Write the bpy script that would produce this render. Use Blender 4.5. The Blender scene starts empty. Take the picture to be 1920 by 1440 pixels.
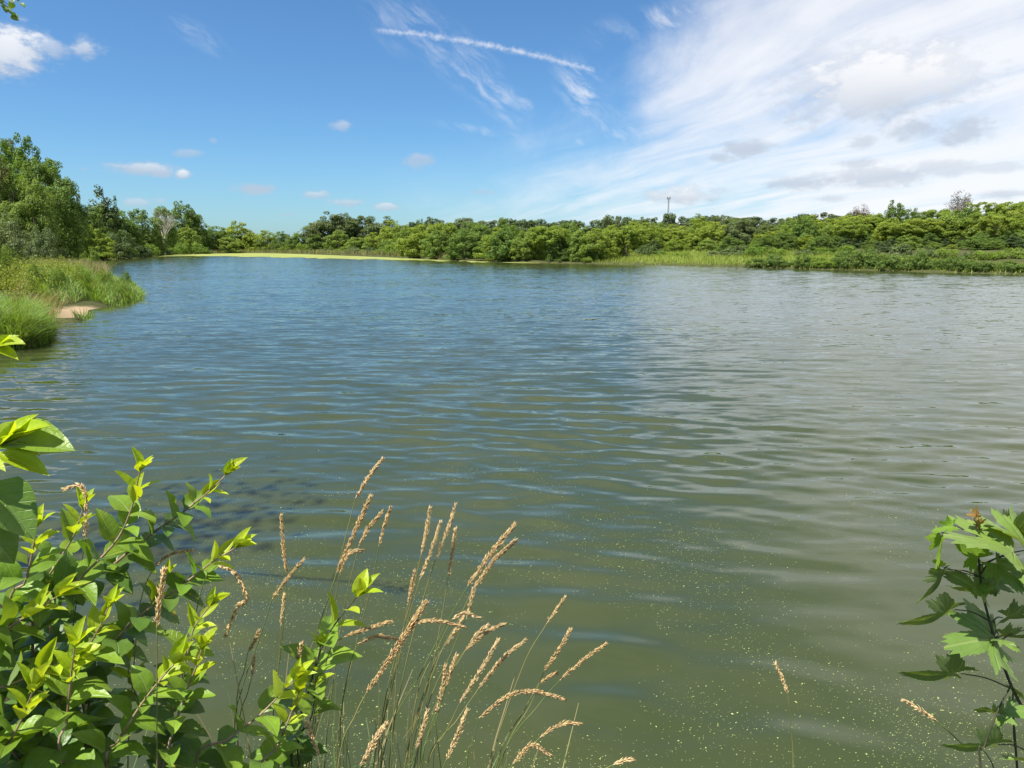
import bpy, math, random
import numpy as np
from mathutils import Vector, Matrix

# ------------------------------------------------------------------ camera, sky, sun, exposure
scene = bpy.context.scene
COL = scene.collection
F, CX, CY, HOR, CAMH = 1340.0, 960.0, 720.0, 460.0, 2.8      # photograph geometry (1920 x 1440)
PITCH = math.atan((CY - HOR) / F)
cam_d = bpy.data.cameras.new('camera'); cam_d.sensor_width = 36.0; cam_d.lens = 36.0 * F / 1920.0
cam_d.clip_start = 0.05; cam_d.clip_end = 9000.0
cam = bpy.data.objects.new('camera', cam_d); COL.objects.link(cam)
cam.location = (0, 0, CAMH); cam.rotation_euler = (math.pi / 2 - PITCH, 0, 0)
scene.camera = cam

SUN_DIR = Vector((-0.38, -0.30, 0.87)).normalized()          # towards the sun
SUN_EL = math.asin(SUN_DIR.z); SUN_AZ = math.atan2(SUN_DIR.x, SUN_DIR.y)
sl = bpy.data.lights.new('sun', 'SUN'); sl.energy = 5.0; sl.angle = math.radians(0.53); sl.color = (1.0, 0.955, 0.88)
so = bpy.data.objects.new('sun', sl); COL.objects.link(so)
so.rotation_euler = SUN_DIR.to_track_quat('Z', 'Y').to_euler()

def az_el(px, py):
    x, y = (px - CX) / F, (CY - py) / F
    dx, dy, dz = x, math.cos(PITCH) + y * math.sin(PITCH), -math.sin(PITCH) + y * math.cos(PITCH)
    return math.degrees(math.atan2(dx, dy)), math.degrees(math.atan2(dz, math.hypot(dx, dy)))

class NT:
    """tiny helper to write node maths"""
    def __init__(s, tree): s.t = tree
    def new(s, kind, **kw):
        n = s.t.nodes.new(kind)
        for k, v in kw.items(): setattr(n, k, v)
        return n
    def put(s, sock, v):
        if v is None: return
        if hasattr(v, 'is_output'): s.t.links.new(v, sock)
        else: sock.default_value = v
    def m(s, op, a, b=None, c=None, clamp=False):
        n = s.new('ShaderNodeMath', operation=op, use_clamp=clamp)
        for i, v in enumerate((a, b, c)): s.put(n.inputs[i], v)
        return n.outputs[0]
    def v(s, op, a, b=None, c=None, out=0):
        n = s.new('ShaderNodeVectorMath', operation=op)
        for i, v in enumerate((a, b, c)):
            if v is not None: s.put(n.inputs[i], v)
        return n.outputs[out]
    def comb(s, x, y, z=0.0):
        n = s.new('ShaderNodeCombineXYZ')
        for i, v in enumerate((x, y, z)): s.put(n.inputs[i], v)
        return n.outputs[0]
    def sep(s, v):
        n = s.new('ShaderNodeSeparateXYZ'); s.put(n.inputs[0], v); return n.outputs
    def noise(s, vec, scale, detail=3.0, rough=0.5, dist=0.0, col=False):
        n = s.new('ShaderNodeTexNoise'); s.put(n.inputs['Vector'], vec)
        n.inputs['Scale'].default_value = scale; n.inputs['Detail'].default_value = detail
        n.inputs['Roughness'].default_value = rough; n.inputs['Distortion'].default_value = dist
        return n.outputs['Color' if col else 'Fac']
    def ss(s, v, lo, hi, a=0.0, b=1.0):
        n = s.new('ShaderNodeMapRange', interpolation_type='SMOOTHSTEP')
        s.put(n.inputs[0], v); n.inputs[1].default_value = lo; n.inputs[2].default_value = hi
        n.inputs[3].default_value = a; n.inputs[4].default_value = b
        return n.outputs[0]
    def mix(s, f, a, b):
        n = s.new('ShaderNodeMix', data_type='RGBA')
        s.put(n.inputs[0], f); s.put(n.inputs[6], a); s.put(n.inputs[7], b)
        return n.outputs[2]

world = bpy.data.worlds.new('World'); scene.world = world; world.use_nodes = True
wt = world.node_tree; wt.nodes.clear(); W = NT(wt)
sky = W.new('ShaderNodeTexSky', sky_type='NISHITA', sun_disc=False)
sky.sun_elevation = SUN_EL; sky.sun_rotation = SUN_AZ
sky.air_density = 1.0; sky.dust_density = 0.6; sky.ozone_density = 2.2; sky.altitude = 300
D = W.new('ShaderNodeTexCoord').outputs['Generated']
dx, dy, dz = W.sep(D)
az = W.m('MULTIPLY', W.m('ARCTAN2', dx, dy), 57.2958)
el = W.m('MULTIPLY', W.m('ARCSINE', dz), 57.2958)
ae = W.comb(az, el, 0.0)
# coordinates on a high flat cloud deck, turned so that the fibres run towards one point of the horizon
den = W.m('ADD', W.m('MAXIMUM', dz, 0.0), 0.07)
pu, pv = W.m('DIVIDE', dx, den), W.m('DIVIDE', dy, den)
ca, sa = math.cos(math.radians(-14)), math.sin(math.radians(-14))
along = W.m('ADD', W.m('MULTIPLY', pu, sa), W.m('MULTIPLY', pv, ca))
across = W.m('SUBTRACT', W.m('MULTIPLY', pu, ca), W.m('MULTIPLY', pv, sa))
warp = W.noise(W.comb(along, across, 3.0), 0.35, 3.0, 0.5)
across_w = W.m('ADD', across, W.m('MULTIPLY', W.m('SUBTRACT', warp, 0.5), 1.6))
fib = W.noise(W.comb(W.m('MULTIPLY', along, 0.30), W.m('MULTIPLY', across_w, 1.5), 0.0), 1.5, 7.0, 0.56, 0.3)
big = W.noise(W.comb(W.m('MULTIPLY', along, 0.3), across, 7.0), 0.55, 4.0, 0.55)
fluff = W.noise(W.v('MULTIPLY', ae, (1.0, 1.3, 1.0)), 0.13, 6.0, 0.6, 0.3)
# the cirrus sheet fills the sky to the right, below a line that climbs to the right
lim = W.m('ADD', W.m('MULTIPLY', W.m('ADD', az, 3.8), 0.40), 5.6)
lim = W.m('ADD', lim, W.m('MULTIPLY', W.m('MAXIMUM', W.m('SUBTRACT', az, 8.0), 0.0), 0.95))
wide = W.m('ADD', 1.0, W.m('MULTIPLY', W.m('MAXIMUM', W.m('SUBTRACT', el, 15.0), 0.0), 0.16))      # the edge frays higher up
below = W.ss(W.m('DIVIDE', W.m('ADD', W.m('SUBTRACT', lim, el), W.m('MULTIPLY', W.m('SUBTRACT', fluff, 0.5), 13.0)), wide), -3.0, 6.0)
right = W.ss(W.m('ADD', az, W.m('MULTIPLY', W.m('SUBTRACT', big, 0.5), 22.0)), -15.0, 13.0)
back = W.ss(W.m('ABSOLUTE', az), 100.0, 165.0, 1.0, 0.0)
sheet = W.m('MULTIPLY', W.m('MULTIPLY', below, right), back)
thick = W.ss(az, 6.0, 34.0)
cir = W.ss(W.m('ADD', W.m('ADD', W.m('MULTIPLY', fib, 0.75), W.m('MULTIPLY', fluff, 0.25)), W.m('MULTIPLY', thick, 0.24)), 0.24, 0.80)
cir = W.m('MULTIPLY', W.m('MULTIPLY', cir, sheet), 0.90)
added_veil = W.m('MULTIPLY', W.m('MULTIPLY', W.ss(el, 17.0, 34.0), W.ss(fib, 0.25, 0.70)), 0.60)     # unseen thin cirrus, added overhead to brighten what the water reflects
cir = W.m('MAXIMUM', cir, added_veil)
# loose wisps, one per patch of cirrus (centre az, el, reach, strength)
ct, st_ = math.cos(math.radians(-38)), math.sin(math.radians(-38))
wu = W.m('ADD', W.m('MULTIPLY', az, ct), W.m('MULTIPLY', el, st_)); wv = W.m('SUBTRACT', W.m('MULTIPLY', el, ct), W.m('MULTIPLY', az, st_))
wb = W.noise(ae, 0.35, 3.0, 0.5)
wn = W.ss(W.noise(W.comb(W.m('MULTIPLY', wu, 0.22), W.m('ADD', W.m('MULTIPLY', wv, 0.9), W.m('MULTIPLY', wb, 1.6))), 1.15, 8.0, 0.66, 0.1), 0.38, 0.76)
wn = W.m('MULTIPLY', wn, W.ss(wb, 0.3, 0.6, 0.35, 1.0))
wisp = 0.0
for (x0, y0, rx, ry, tilt, k) in [(850, 105, 150, 30, -38, 0.62), (905, 150, 110, 30, -45, 0.55), (1110, 195, 80, 34, -52, 0.8), (1180, 255, 110, 20, -18, 0.5),
                                  (1330, 20, 170, 26, 8, 0.7), (1330, 48, 80, 9, 4, 0.4), (920, 248, 110, 7, -8, 0.4), (720, 40, 60, 22, -50, 0.3), (985, 195, 16, 9, -30, 0.5),
                                  (1300, 150, 80, 14, 0, 0.2), (375, 68, 40, 16, -25, 0.5), (1080, 268, 18, 9, 0, 0.5)]:
    a0, e0 = az_el(x0, y0); t = math.radians(tilt); r1, r2 = rx / 17.0, ry / 16.0
    u = W.m('ADD', W.m('MULTIPLY', W.m('SUBTRACT', az, a0), math.cos(t) / r1), W.m('MULTIPLY', W.m('SUBTRACT', el, e0), math.sin(t) / r1))
    v = W.m('ADD', W.m('MULTIPLY', W.m('SUBTRACT', az, a0), -math.sin(t) / r2), W.m('MULTIPLY', W.m('SUBTRACT', el, e0), math.cos(t) / r2))
    d = W.v('LENGTH', W.comb(u, v), out=1)
    wisp = W.m('MAXIMUM', wisp, W.m('MULTIPLY', W.ss(d, 1.1, 0.1), k))
wisp = W.m('MULTIPLY', wisp, wn)
# old vapour trail
a0, e0 = az_el(700, 56); a1, e1 = az_el(1116, 134)
L = math.hypot(a1 - a0, e1 - e0); ux, uy = (a1 - a0) / L, (e1 - e0) / L
ta = W.m('ADD', W.m('MULTIPLY', W.m('SUBTRACT', az, a0), ux), W.m('MULTIPLY', W.m('SUBTRACT', el, e0), uy))
tb = W.m('ADD', W.m('MULTIPLY', W.m('SUBTRACT', az, a0), -uy), W.m('MULTIPLY', W.m('SUBTRACT', el, e0), ux))
sag = W.m('MULTIPLY', W.m('MULTIPLY', ta, W.m('SUBTRACT', L, ta)), 0.008)
tb = W.m('ADD', W.m('ABSOLUTE', W.m('SUBTRACT', tb, sag)), W.m('MULTIPLY', W.m('SUBTRACT', W.noise(ae, 2.2, 4.0, 0.6), 0.5), 0.62))
trail = W.m('MULTIPLY', W.ss(tb, 0.33, -0.12), W.m('MULTIPLY', W.ss(ta, -0.3, 1.2), W.ss(ta, L + 0.1, L - 0.25)))
trail = W.m('MULTIPLY', trail, W.ss(W.noise(ae, 1.2, 4.0, 0.6), 0.25, 0.65, 0.15, 0.62))
# small cumulus: x, y, half width, half height, strength, greyness
PUFFS = [(10, 82, 62, 34, 1.0, .1), (-45, 84, 70, 44, 1.0, .1), (95, 88, 40, 16, .6, .2), (158, 87, 32, 18, .75, .15), (262, 317, 66, 13, .85, .35), (225, 314, 30, 8, .5, .5),
         (342, 327, 17, 9, .9, .2), (255, 380, 24, 9, .55, .2), (300, 377, 14, 6, .4, .2), (352, 288, 26, 8, .5, .4), (398, 263, 10, 6, .4, .4), (482, 355, 36, 11, .8, .7),
         (592, 365, 30, 8, .75, .3), (655, 380, 38, 8, .65, .3), (730, 388, 34, 8, .7, .25), (640, 236, 22, 9, .6, .3), (788, 301, 36, 13, .6, .55), (540, 403, 20, 4, .4, .6),
         (1640, 155, 160, 62, .95, .12), (1720, 172, 70, 40, .6, .3), (1285, 366, 72, 17, .9, .2), (1400, 279, 48, 14, .8, .75), (1352, 296, 28, 10, .7, .75), (1716, 240, 52, 22, .8, .8),
         (1812, 248, 52, 22, .8, .75), (1615, 264, 28, 12, .6, .7), (1610, 306, 36, 9, .6, .7), (1515, 342, 72, 17, .8, .5), (1640, 332, 90, 17, .7, .55), (1760, 315, 50, 14, .55, .5),
         (1890, 365, 40, 9, .6, .6), (905, 360, 28, 6, .4, .6), (1560, 372, 30, 7, .5, .6), (1865, 315, 60, 9, .4, .6)]
pn = W.m('SUBTRACT', W.noise(W.v('MULTIPLY', ae, (1.0, 1.7, 1.0)), 0.85, 6.0, 0.62), 0.5)
pn = W.m('ADD', pn, W.m('MULTIPLY', W.m('SUBTRACT', W.noise(ae, 0.33, 2.0), 0.5), 0.6))
puff, shade = 0.0, 0.0
for (x0, y0, rx, ry, k, g) in PUFFS:
    a0, e0 = az_el(x0, y0); r1, r2 = rx / 20.0, ry / 19.0
    q = W.v('MULTIPLY_ADD', ae, (1 / r1, 1 / r2, 0), (-a0 / r1, -e0 / r2, 0))
    qy = W.sep(q)[1]
    d = W.m('SUBTRACT', 1.0, W.v('LENGTH', q, out=1))
    dens = W.m('MULTIPLY', W.ss(W.m('ADD', d, W.m('MULTIPLY', pn, 1.5)), 0.02, 0.75), W.m('MULTIPLY', W.ss(d, -0.55, 0.1), k))
    lit = W.m('ADD', W.m('MULTIPLY', qy, 0.55), 0.75 - g * 1.25)
    shade = W.m('ADD', shade, W.m('MULTIPLY', W.m('SUBTRACT', lit, shade), dens))
    puff = W.m('MAXIMUM', puff, dens)
lowhaze = W.m('MULTIPLY', W.ss(el, 9.0, 0.0), W.m('ADD', 0.10, W.m('MULTIPLY', W.ss(az, -18.0, 26.0), 0.45)))
CIRRUS = (6.9, 6.95, 7.15, 1)
tint = W.mix(1.0, sky.outputs[0], (1, 1, 1, 1)); wt.nodes[-1].blend_type = 'MULTIPLY'; TINT = wt.nodes[-1]
c = W.mix(lowhaze, tint, (3.9, 5.6, 6.9, 1))
c = W.mix(W.m('MAXIMUM', W.m('MAXIMUM', cir, wisp), trail), c, CIRRUS)
c = W.mix(W.m('MINIMUM', W.m('MULTIPLY', puff, 0.88), 1.0), c, W.mix(W.ss(shade, 0.0, 0.9), (3.6, 4.1, 4.9, 1), (7.0, 7.0, 7.1, 1)))
bg = W.new('ShaderNodeBackground'); bg.inputs[1].default_value = 0.078
wt.links.new(c, bg.inputs[0])
wo = W.new('ShaderNodeOutputWorld'); wt.links.new(bg.outputs[0], wo.inputs[0])
TINT.inputs[7].default_value = (0.50, 0.78, 1.0, 1)
world.cycles.sampling_method = 'MANUAL'; world.cycles.sample_map_resolution = 512

vs = scene.view_settings
vs.view_transform = 'Standard'; vs.look = 'None'; vs.exposure = 0.88; vs.gamma = 1.0; vs.use_curve_mapping = False
cy = scene.cycles
cy.use_denoising = True; cy.max_bounces = 6; cy.diffuse_bounces = 3; cy.glossy_bounces = 3
cy.transmission_bounces = 3; cy.transparent_max_bounces = 6; cy.caustics_reflective = False; cy.caustics_refractive = False
cy.sample_clamp_indirect = 6.0
try: cy.denoising_prefilter = 'ACCURATE'
except Exception: pass

# ------------------------------------------------------------------ pixels to places, and the land
rng = np.random.default_rng(7)
R = random.Random(11)
SP, CP = math.sin(PITCH), math.cos(PITCH)

def P(px, py, d):
    """the point at world depth Y = d behind a pixel"""
    x, y = (px - CX) / F, (CY - py) / F
    k = d / (CP + y * SP)
    return Vector((x * k, d, CAMH + (-SP + y * CP) * k))
def G(px, py, z=0.0):
    """where the pixel meets the level z"""
    x, y = (px - CX) / F, (CY - py) / F
    k = (z - CAMH) / (-SP + y * CP)
    return (x * k, (CP + y * SP) * k)

LAKE = [(9, 0.6), (4.0, 1.55), (2.2, 1.75), (0.8, 2.0), (-0.5, 2.4), (-1.4, 2.9), (-2.4, 3.6), (-4.0, 5.2), (-6.4, 7.6), (-9.6, 11.5), (-12.6, 15.6), (-15.2, 18.6),
        G(20, 655), G(70, 648), G(95, 628), G(93, 613), G(122, 607), G(155, 601), G(168, 591), G(172, 581), G(192, 577), G(240, 569), G(258, 562), G(257, 549), G(240, 537), G(205, 525),
        G(150, 512), (-38, 60), (-52, 84), G(176, 489), G(200, 488), G(260, 483.5), G(330, 478), G(420, 475.2), G(480, 474.2), G(560, 475.5), G(640, 478), G(720, 481.3), G(800, 485.5), G(850, 489),
        G(920, 491), G(1000, 493), G(1080, 494.5), G(1160, 496), G(1300, 499), G(1420, 502), G(1500, 504.5), G(1600, 507), G(1700, 509.5), G(1800, 512), G(1920, 515), G(2200, 524),
        (78, 40), (72, 14), (45, 2), (22, -1)]
LK = np.array(LAKE)
def shore(x, y):
    """signed distance to the shoreline, positive on land"""
    x = np.atleast_1d(np.asarray(x, float)); y = np.atleast_1d(np.asarray(y, float))
    best = np.full(x.shape, 1e18); inside = np.zeros(x.shape, bool)
    n = len(LK)
    for i in range(n):
        ax, ay = LK[i]; bx, by = LK[(i + 1) % n]
        ex, ey = bx - ax, by - ay
        t = np.clip(((x - ax) * ex + (y - ay) * ey) / (ex * ex + ey * ey), 0, 1)
        best = np.minimum(best, (x - ax - t * ex) ** 2 + (y - ay - t * ey) ** 2)
        cr = ((ay > y) != (by > y))
        if ey != 0: inside ^= cr & (x < (y - ay) * ex / ey + ax)
    d = np.sqrt(best)
    return np.where(inside, -d, d)
def sstep(v, a, b):
    t = np.clip((v - a) / (b - a), 0, 1); return t * t * (3 - 2 * t)
def height(x, y):
    x = np.atleast_1d(np.asarray(x, float)); y = np.atleast_1d(np.asarray(y, float))
    s = shore(x, y); r = np.hypot(x, y)
    azd = np.degrees(np.arctan2(x, y))
    land = 0.30 * (1 - np.exp(-np.maximum(s, 0) / 0.45))
    slope = 0.012 + 0.034 * sstep(azd, 2, 22)
    land += np.maximum(s - 3, 0) * slope * (r > 45)
    land = np.minimum(land, 0.3 + 9 * np.tanh(np.maximum(land - 0.3, 0) / 9))
    near = sstep(r, 22, 6)
    land += near * 0.95 * sstep(s, 0.0, 1.9) + near * 0.25 * sstep(s, 2, 8)
    land += 0.45 * sstep(s, 0.6, 3.5) * sstep(r, 18, 24) * sstep(r, 70, 45)
    land += (0.06 * np.sin(x * 1.3 + 0.5 * y) * np.sin(y * 0.9) + 0.05 * np.sin(x * 0.31) * np.sin(y * 0.27 + 1)) * sstep(s, 0.3, 3)
    bed = -1.6 * (1 - np.exp(np.minimum(s, 0) / 2.2)) - 0.02
    sand = sstep(np.hypot((x - SAND[0]) / 1.7, (y - SAND[1]) / 3.4), 1.3, 0.8)
    land = land * (1 - 0.8 * sand)
    return np.where(s > 0, land, bed)
SAND = G(124, 591)
def hgt(x, y): return float(height(x, y)[0])

# ------------------------------------------------------------------ mesh helpers
def link(o, parent=None):
    COL.objects.link(o)
    if parent is not None: o.parent = parent
    return o
def mesh_np(name, verts, faces, mat=None, smooth=False):
    """verts (n,3); faces: list of index arrays (m,k)"""
    me = bpy.data.meshes.new(name)
    verts = np.asarray(verts, np.float32)
    if not isinstance(faces, list): faces = [faces]
    faces = [np.asarray(f, np.int32) for f in faces if len(f)]
    tot = np.concatenate([np.full(len(f), f.shape[1], np.int32) for f in faces])
    loops = np.concatenate([f.ravel() for f in faces])
    me.vertices.add(len(verts)); me.vertices.foreach_set('co', verts.ravel())
    me.loops.add(len(loops)); me.loops.foreach_set('vertex_index', loops)
    me.polygons.add(len(tot))
    me.polygons.foreach_set('loop_start', np.concatenate([[0], np.cumsum(tot)[:-1]]).astype(np.int32))
    me.polygons.foreach_set('loop_total', tot)
    if smooth: me.polygons.foreach_set('use_smooth', np.ones(len(tot), bool))
    me.update(calc_edges=True)
    if mat: me.materials.append(mat)
    return me
def obj(name, me, parent=None, loc=(0, 0, 0)):
    o = bpy.data.objects.new(name, me); o.location = loc
    return link(o, parent)
def empty(name, loc):
    o = bpy.data.objects.new(name, None); o.location = loc; o.empty_display_size = 0.2
    return link(o)
def tag(o, label=None, cat=None, group=None, kind=None):
    if label: o['label'] = label
    if cat: o['category'] = cat
    if group: o['group'] = group
    if kind: o['kind'] = kind
    return o
class Geo:
    """collects triangles and quads"""
    def __init__(s): s.v = []; s.q = []; s.t = []; s.n = 0
    def add(s, v, q=None, t=None):
        v = np.asarray(v, float).reshape(-1, 3)
        if q is not None and len(q): s.q.append(np.asarray(q) + s.n)
        if t is not None and len(t): s.t.append(np.asarray(t) + s.n)
        s.v.append(v); s.n += len(v)
    def mesh(s, name, mat=None, smooth=False):
        f = []
        if s.q: f.append(np.concatenate(s.q))
        if s.t: f.append(np.concatenate(s.t))
        return mesh_np(name, np.concatenate(s.v), f, mat, smooth)
def curve(pts, n):
    """Catmull-Rom through the points"""
    p = [np.asarray(q, float) for q in pts]
    p = [2 * p[0] - p[1]] + p + [2 * p[-1] - p[-2]]
    out = []; segs = len(p) - 3
    for k in range(n + 1):
        u = k / n * segs; i = min(int(u), segs - 1); t = u - i
        a, b, c, d = p[i:i + 4]
        out.append(0.5 * ((2 * b) + (-a + c) * t + (2 * a - 5 * b + 4 * c - d) * t * t + (-a + 3 * b - 3 * c + d) * t ** 3))
    return np.array(out)
def tube(g, pts, rad, sides=6):
    pts = np.asarray(pts, float); n = len(pts)
    tan = np.gradient(pts, axis=0); tan /= np.linalg.norm(tan, axis=1)[:, None] + 1e-12
    ref = np.array([0.31, 0.93, 0.2]); ref = np.where(np.abs(tan @ ref)[:, None] > 0.9, np.array([0.9, 0.1, 0.4]), ref)
    a = np.cross(tan, ref); a /= np.linalg.norm(a, axis=1)[:, None] + 1e-12
    b = np.cross(tan, a)
    rad = np.broadcast_to(np.asarray(rad, float), (n,))
    th = np.arange(sides) * 2 * math.pi / sides
    ring = pts[:, None] + rad[:, None, None] * (np.cos(th)[None, :, None] * a[:, None] + np.sin(th)[None, :, None] * b[:, None])
    i = np.arange(n - 1)[:, None] * sides; j = np.arange(sides)[None]; j2 = (j + 1) % sides
    q = np.stack([i + j, i + j2, i + sides + j2, i + sides + j], -1).reshape(-1, 4)
    g.add(ring.reshape(-1, 3), q)
def unit(v): return v / (np.linalg.norm(v, axis=-1, keepdims=True) + 1e-9)
def cards(g, c, nrm, size, aspect=0.6, updir=None, rg=rng):
    """leaf-shaped diamonds, bent along the midrib"""
    n = len(c)
    r = unit(rg.normal(size=(n, 3))) if updir is None else updir
    t = unit(r - nrm * np.sum(r * nrm, 1)[:, None]); b = np.cross(nrm, t)
    L = size[:, None] * 0.5; Wd = L * aspect
    v = np.stack([c - t * L, c + b * Wd + nrm * L * 0.18, c + t * L, c - b * Wd + nrm * L * 0.18], 1)
    i = np.arange(n)[:, None] * 4
    g.add(v.reshape(-1, 3), i + np.array([0, 1, 2, 3])[None])

# ------------------------------------------------------------------ materials
def mat_new(name):
    m = bpy.data.materials.new(name); m.use_nodes = True
    m.node_tree.nodes.clear(); return m, NT(m.node_tree)
def finish(m, N, sh):
    o = N.new('ShaderNodeOutputMaterial'); m.node_tree.links.new(sh, o.inputs[0]); return m
def principled(N, col, rough=0.7, spec=0.3, ior=1.45):
    p = N.new('ShaderNodeBsdfPrincipled'); N.put(p.inputs['Base Color'], col); N.put(p.inputs['Roughness'], rough)
    p.inputs['Specular IOR Level'].default_value = spec; p.inputs['IOR'].default_value = ior
    return p
def foliage(name, c1, c2, trans=0.35, var=0.35, rough=0.55, spec=0.25, dead=None):
    m, N = mat_new(name)
    oi = N.new('ShaderNodeObjectInfo').outputs['Random']
    gi = N.new('ShaderNodeNewGeometry').outputs['Random Per Island']
    c = N.mix(oi, (*c1, 1), (*c2, 1))
    h = N.new('ShaderNodeHueSaturation'); N.put(h.inputs['Color'], c)
    N.put(h.inputs['Value'], N.m('ADD', 1 - var, N.m('MULTIPLY', gi, 2 * var)))
    N.put(h.inputs['Hue'], N.m('ADD', 0.488, N.m('MULTIPLY', N.m('FRACT', N.m('MULTIPLY', gi, 17.3)), 0.024)))
    c = h.outputs[0]
    if dead: c = N.mix(N.m('GREATER_THAN', N.m('FRACT', N.m('MULTIPLY', gi, 7.7)), dead[0]), c, (*dead[1], 1))
    p = principled(N, c, rough, spec)
    t = N.new('ShaderNodeBsdfTranslucent')
    tc = N.mix(1.0, c, (1.25, 1.15, 0.55, 1)); m.node_tree.nodes[-1].blend_type = 'MULTIPLY'
    N.put(t.inputs[0], tc)
    mx = N.new('ShaderNodeMixShader'); mx.inputs[0].default_value = trans
    m.node_tree.links.new(p.outputs[0], mx.inputs[1]); m.node_tree.links.new(t.outputs[0], mx.inputs[2])
    return finish(m, N, mx.outputs[0])
def bark(name, c1, c2, scale=12.0):
    m, N = mat_new(name)
    oc = N.new('ShaderNodeTexCoord').outputs['Object']
    n = N.noise(N.v('MULTIPLY', oc, (1, 1, 0.25)), scale, 5.0, 0.6)
    p = principled(N, N.mix(N.ss(n, 0.35, 0.65), (*c1, 1), (*c2, 1)), 0.85, 0.15)
    return finish(m, N, p.outputs[0])

M = {}
M['round'] = foliage('leaves_round', (0.117, 0.201, 0.042), (0.222, 0.305, 0.058), 0.42)
M['locust'] = foliage('leaves_locust', (0.200, 0.283, 0.041), (0.256, 0.329, 0.053), 0.45)
M['cotton'] = foliage('leaves_cottonwood', (0.125, 0.170, 0.058), (0.155, 0.195, 0.078), 0.35)
M['willow'] = foliage('leaves_willow', (0.228, 0.252, 0.096), (0.228, 0.252, 0.096), 0.4)
M['olive'] = foliage('leaves_olive', (0.105, 0.160, 0.050), (0.165, 0.205, 0.085), 0.3)
M['cedar'] = foliage('leaves_cedar', (0.063, 0.103, 0.032), (0.086, 0.127, 0.039), 0.2)
M['dark'] = foliage('leaves_dark', (0.115, 0.185, 0.038), (0.147, 0.223, 0.046), 0.4)
M['ridge'] = foliage('leaves_ridge', (0.083, 0.127, 0.048), (0.108, 0.152, 0.053), 0.35)
M['shrub'] = foliage('leaves_shrub', (0.134, 0.224, 0.032), (0.188, 0.271, 0.040), 0.42)
M['rust'] = foliage('leaves_rust', (0.090, 0.095, 0.045), (0.090, 0.095, 0.045), 0.25, dead=(0.55, (0.16, 0.085, 0.05)))
M['bark'] = bark('bark', (0.075, 0.058, 0.045), (0.15, 0.125, 0.10))
M['deadwood'] = bark('dead_wood', (0.33, 0.29, 0.25), (0.47, 0.43, 0.38))
M['grass'] = foliage('grass_green', (0.075, 0.140, 0.026), (0.075, 0.140, 0.026), 0.35, 0.4)
M['sedge'] = foliage('grass_sedge', (0.171, 0.275, 0.050), (0.171, 0.275, 0.050), 0.4, 0.5, dead=(0.93, (0.24, 0.20, 0.10)))
M['tan'] = foliage('grass_tan', (0.277, 0.239, 0.113), (0.277, 0.239, 0.113), 0.3, 0.3, dead=(0.72, (0.12, 0.16, 0.04)))
M['weed'] = foliage('weeds_yellow', (0.21, 0.26, 0.040), (0.21, 0.26, 0.040), 0.4, 0.35)
M['marsh'] = foliage('grass_marsh', (0.274, 0.359, 0.060), (0.274, 0.359, 0.060), 0.4, 0.35, dead=(0.93, (0.26, 0.22, 0.11)))

# ground
m, N = mat_new('ground_soil')
pos = N.new('ShaderNodeNewGeometry').outputs['Position']
n1 = N.noise(pos, 0.6, 5.0, 0.6); n2 = N.noise(pos, 9.0, 4.0, 0.6)
gc = N.mix(N.ss(n1, 0.3, 0.7), (0.045, 0.060, 0.018, 1), (0.085, 0.095, 0.030, 1))
gc = N.mix(N.ss(n2, 0.35, 0.75), gc, (0.055, 0.042, 0.028, 1))
sd = N.v('LENGTH', N.v('MULTIPLY', N.v('SUBTRACT', pos, (SAND[0], SAND[1], 0)), (1 / 1.7, 1 / 3.6, 0)), out=1)
sf = N.ss(N.m('ADD', sd, N.m('MULTIPLY', N.m('SUBTRACT', n1, 0.5), 0.5)), 1.05, 0.85)
gc = N.mix(sf, gc, N.mix(n2, (0.25, 0.18, 0.11, 1), (0.37, 0.28, 0.18, 1)))
p = principled(N, gc, 0.95, 0.1)
bp = N.new('ShaderNodeBump'); bp.inputs['Strength'].default_value = 0.4; bp.inputs['Distance'].default_value = 0.05
N.put(bp.inputs['Height'], n2); m.node_tree.links.new(bp.outputs[0], p.inputs['Normal'])
M['ground'] = finish(m, N, p.outputs[0])

# water: a clear skin over green, silty water
m, N = mat_new('lake_water')
geo = N.new('ShaderNodeNewGeometry'); pos = geo.outputs['Position']
px_, py_, pz_ = N.sep(pos)
dist = N.v('LENGTH', pos, out=1)
far = N.ss(dist, 5.0, 20.0)
gust = N.ss(N.noise(N.v('MULTIPLY', pos, (0.6, 1.4, 1)), 0.09, 3.0, 0.6), 0.3, 0.7, 0.75, 1.2)
a1 = N.v('SUBTRACT', N.noise(N.v('MULTIPLY', pos, (0.62, 2.3, 1.0)), 1.9, 3.0, 0.55, 0.35, True), (0.5, 0.5, 0.5))
a2 = N.v('SUBTRACT', N.noise(N.v('MULTIPLY', pos, (1.0, 1.8, 1.0)), 5.5, 2.0, 0.5, 0.2, True), (0.5, 0.5, 0.5))
amp1 = N.m('MULTIPLY', N.m('MULTIPLY', N.ss(dist, 3.0, 12.0, 0.12, 1.0), gust), N.ss(dist, 14.0, 40.0, 0.46, 0.34))
amp2 = N.m('MULTIPLY', N.ss(dist, 5.0, 24.0, 0.02, 0.16), gust)
pert = N.v('ADD', N.v('MULTIPLY', N.v('MULTIPLY', a1, (0.45, 1.0, 0.0)), N.comb(amp1, amp1, 0.0)),
           N.v('MULTIPLY', N.v('MULTIPLY', a2, (0.8, 1.0, 0.0)), N.comb(amp2, amp2, 0.0)))
a3 = N.v('SUBTRACT', N.noise(N.v('MULTIPLY', pos, (0.7, 1.6, 1.0)), 0.42, 2.0, 0.5, 0.2, True), (0.5, 0.5, 0.5))
pert = N.v('ADD', pert, N.v('MULTIPLY', N.v('MULTIPLY', a3, (0.05, 0.09, 0.0)), N.comb(far, far, 0.0)))
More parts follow.
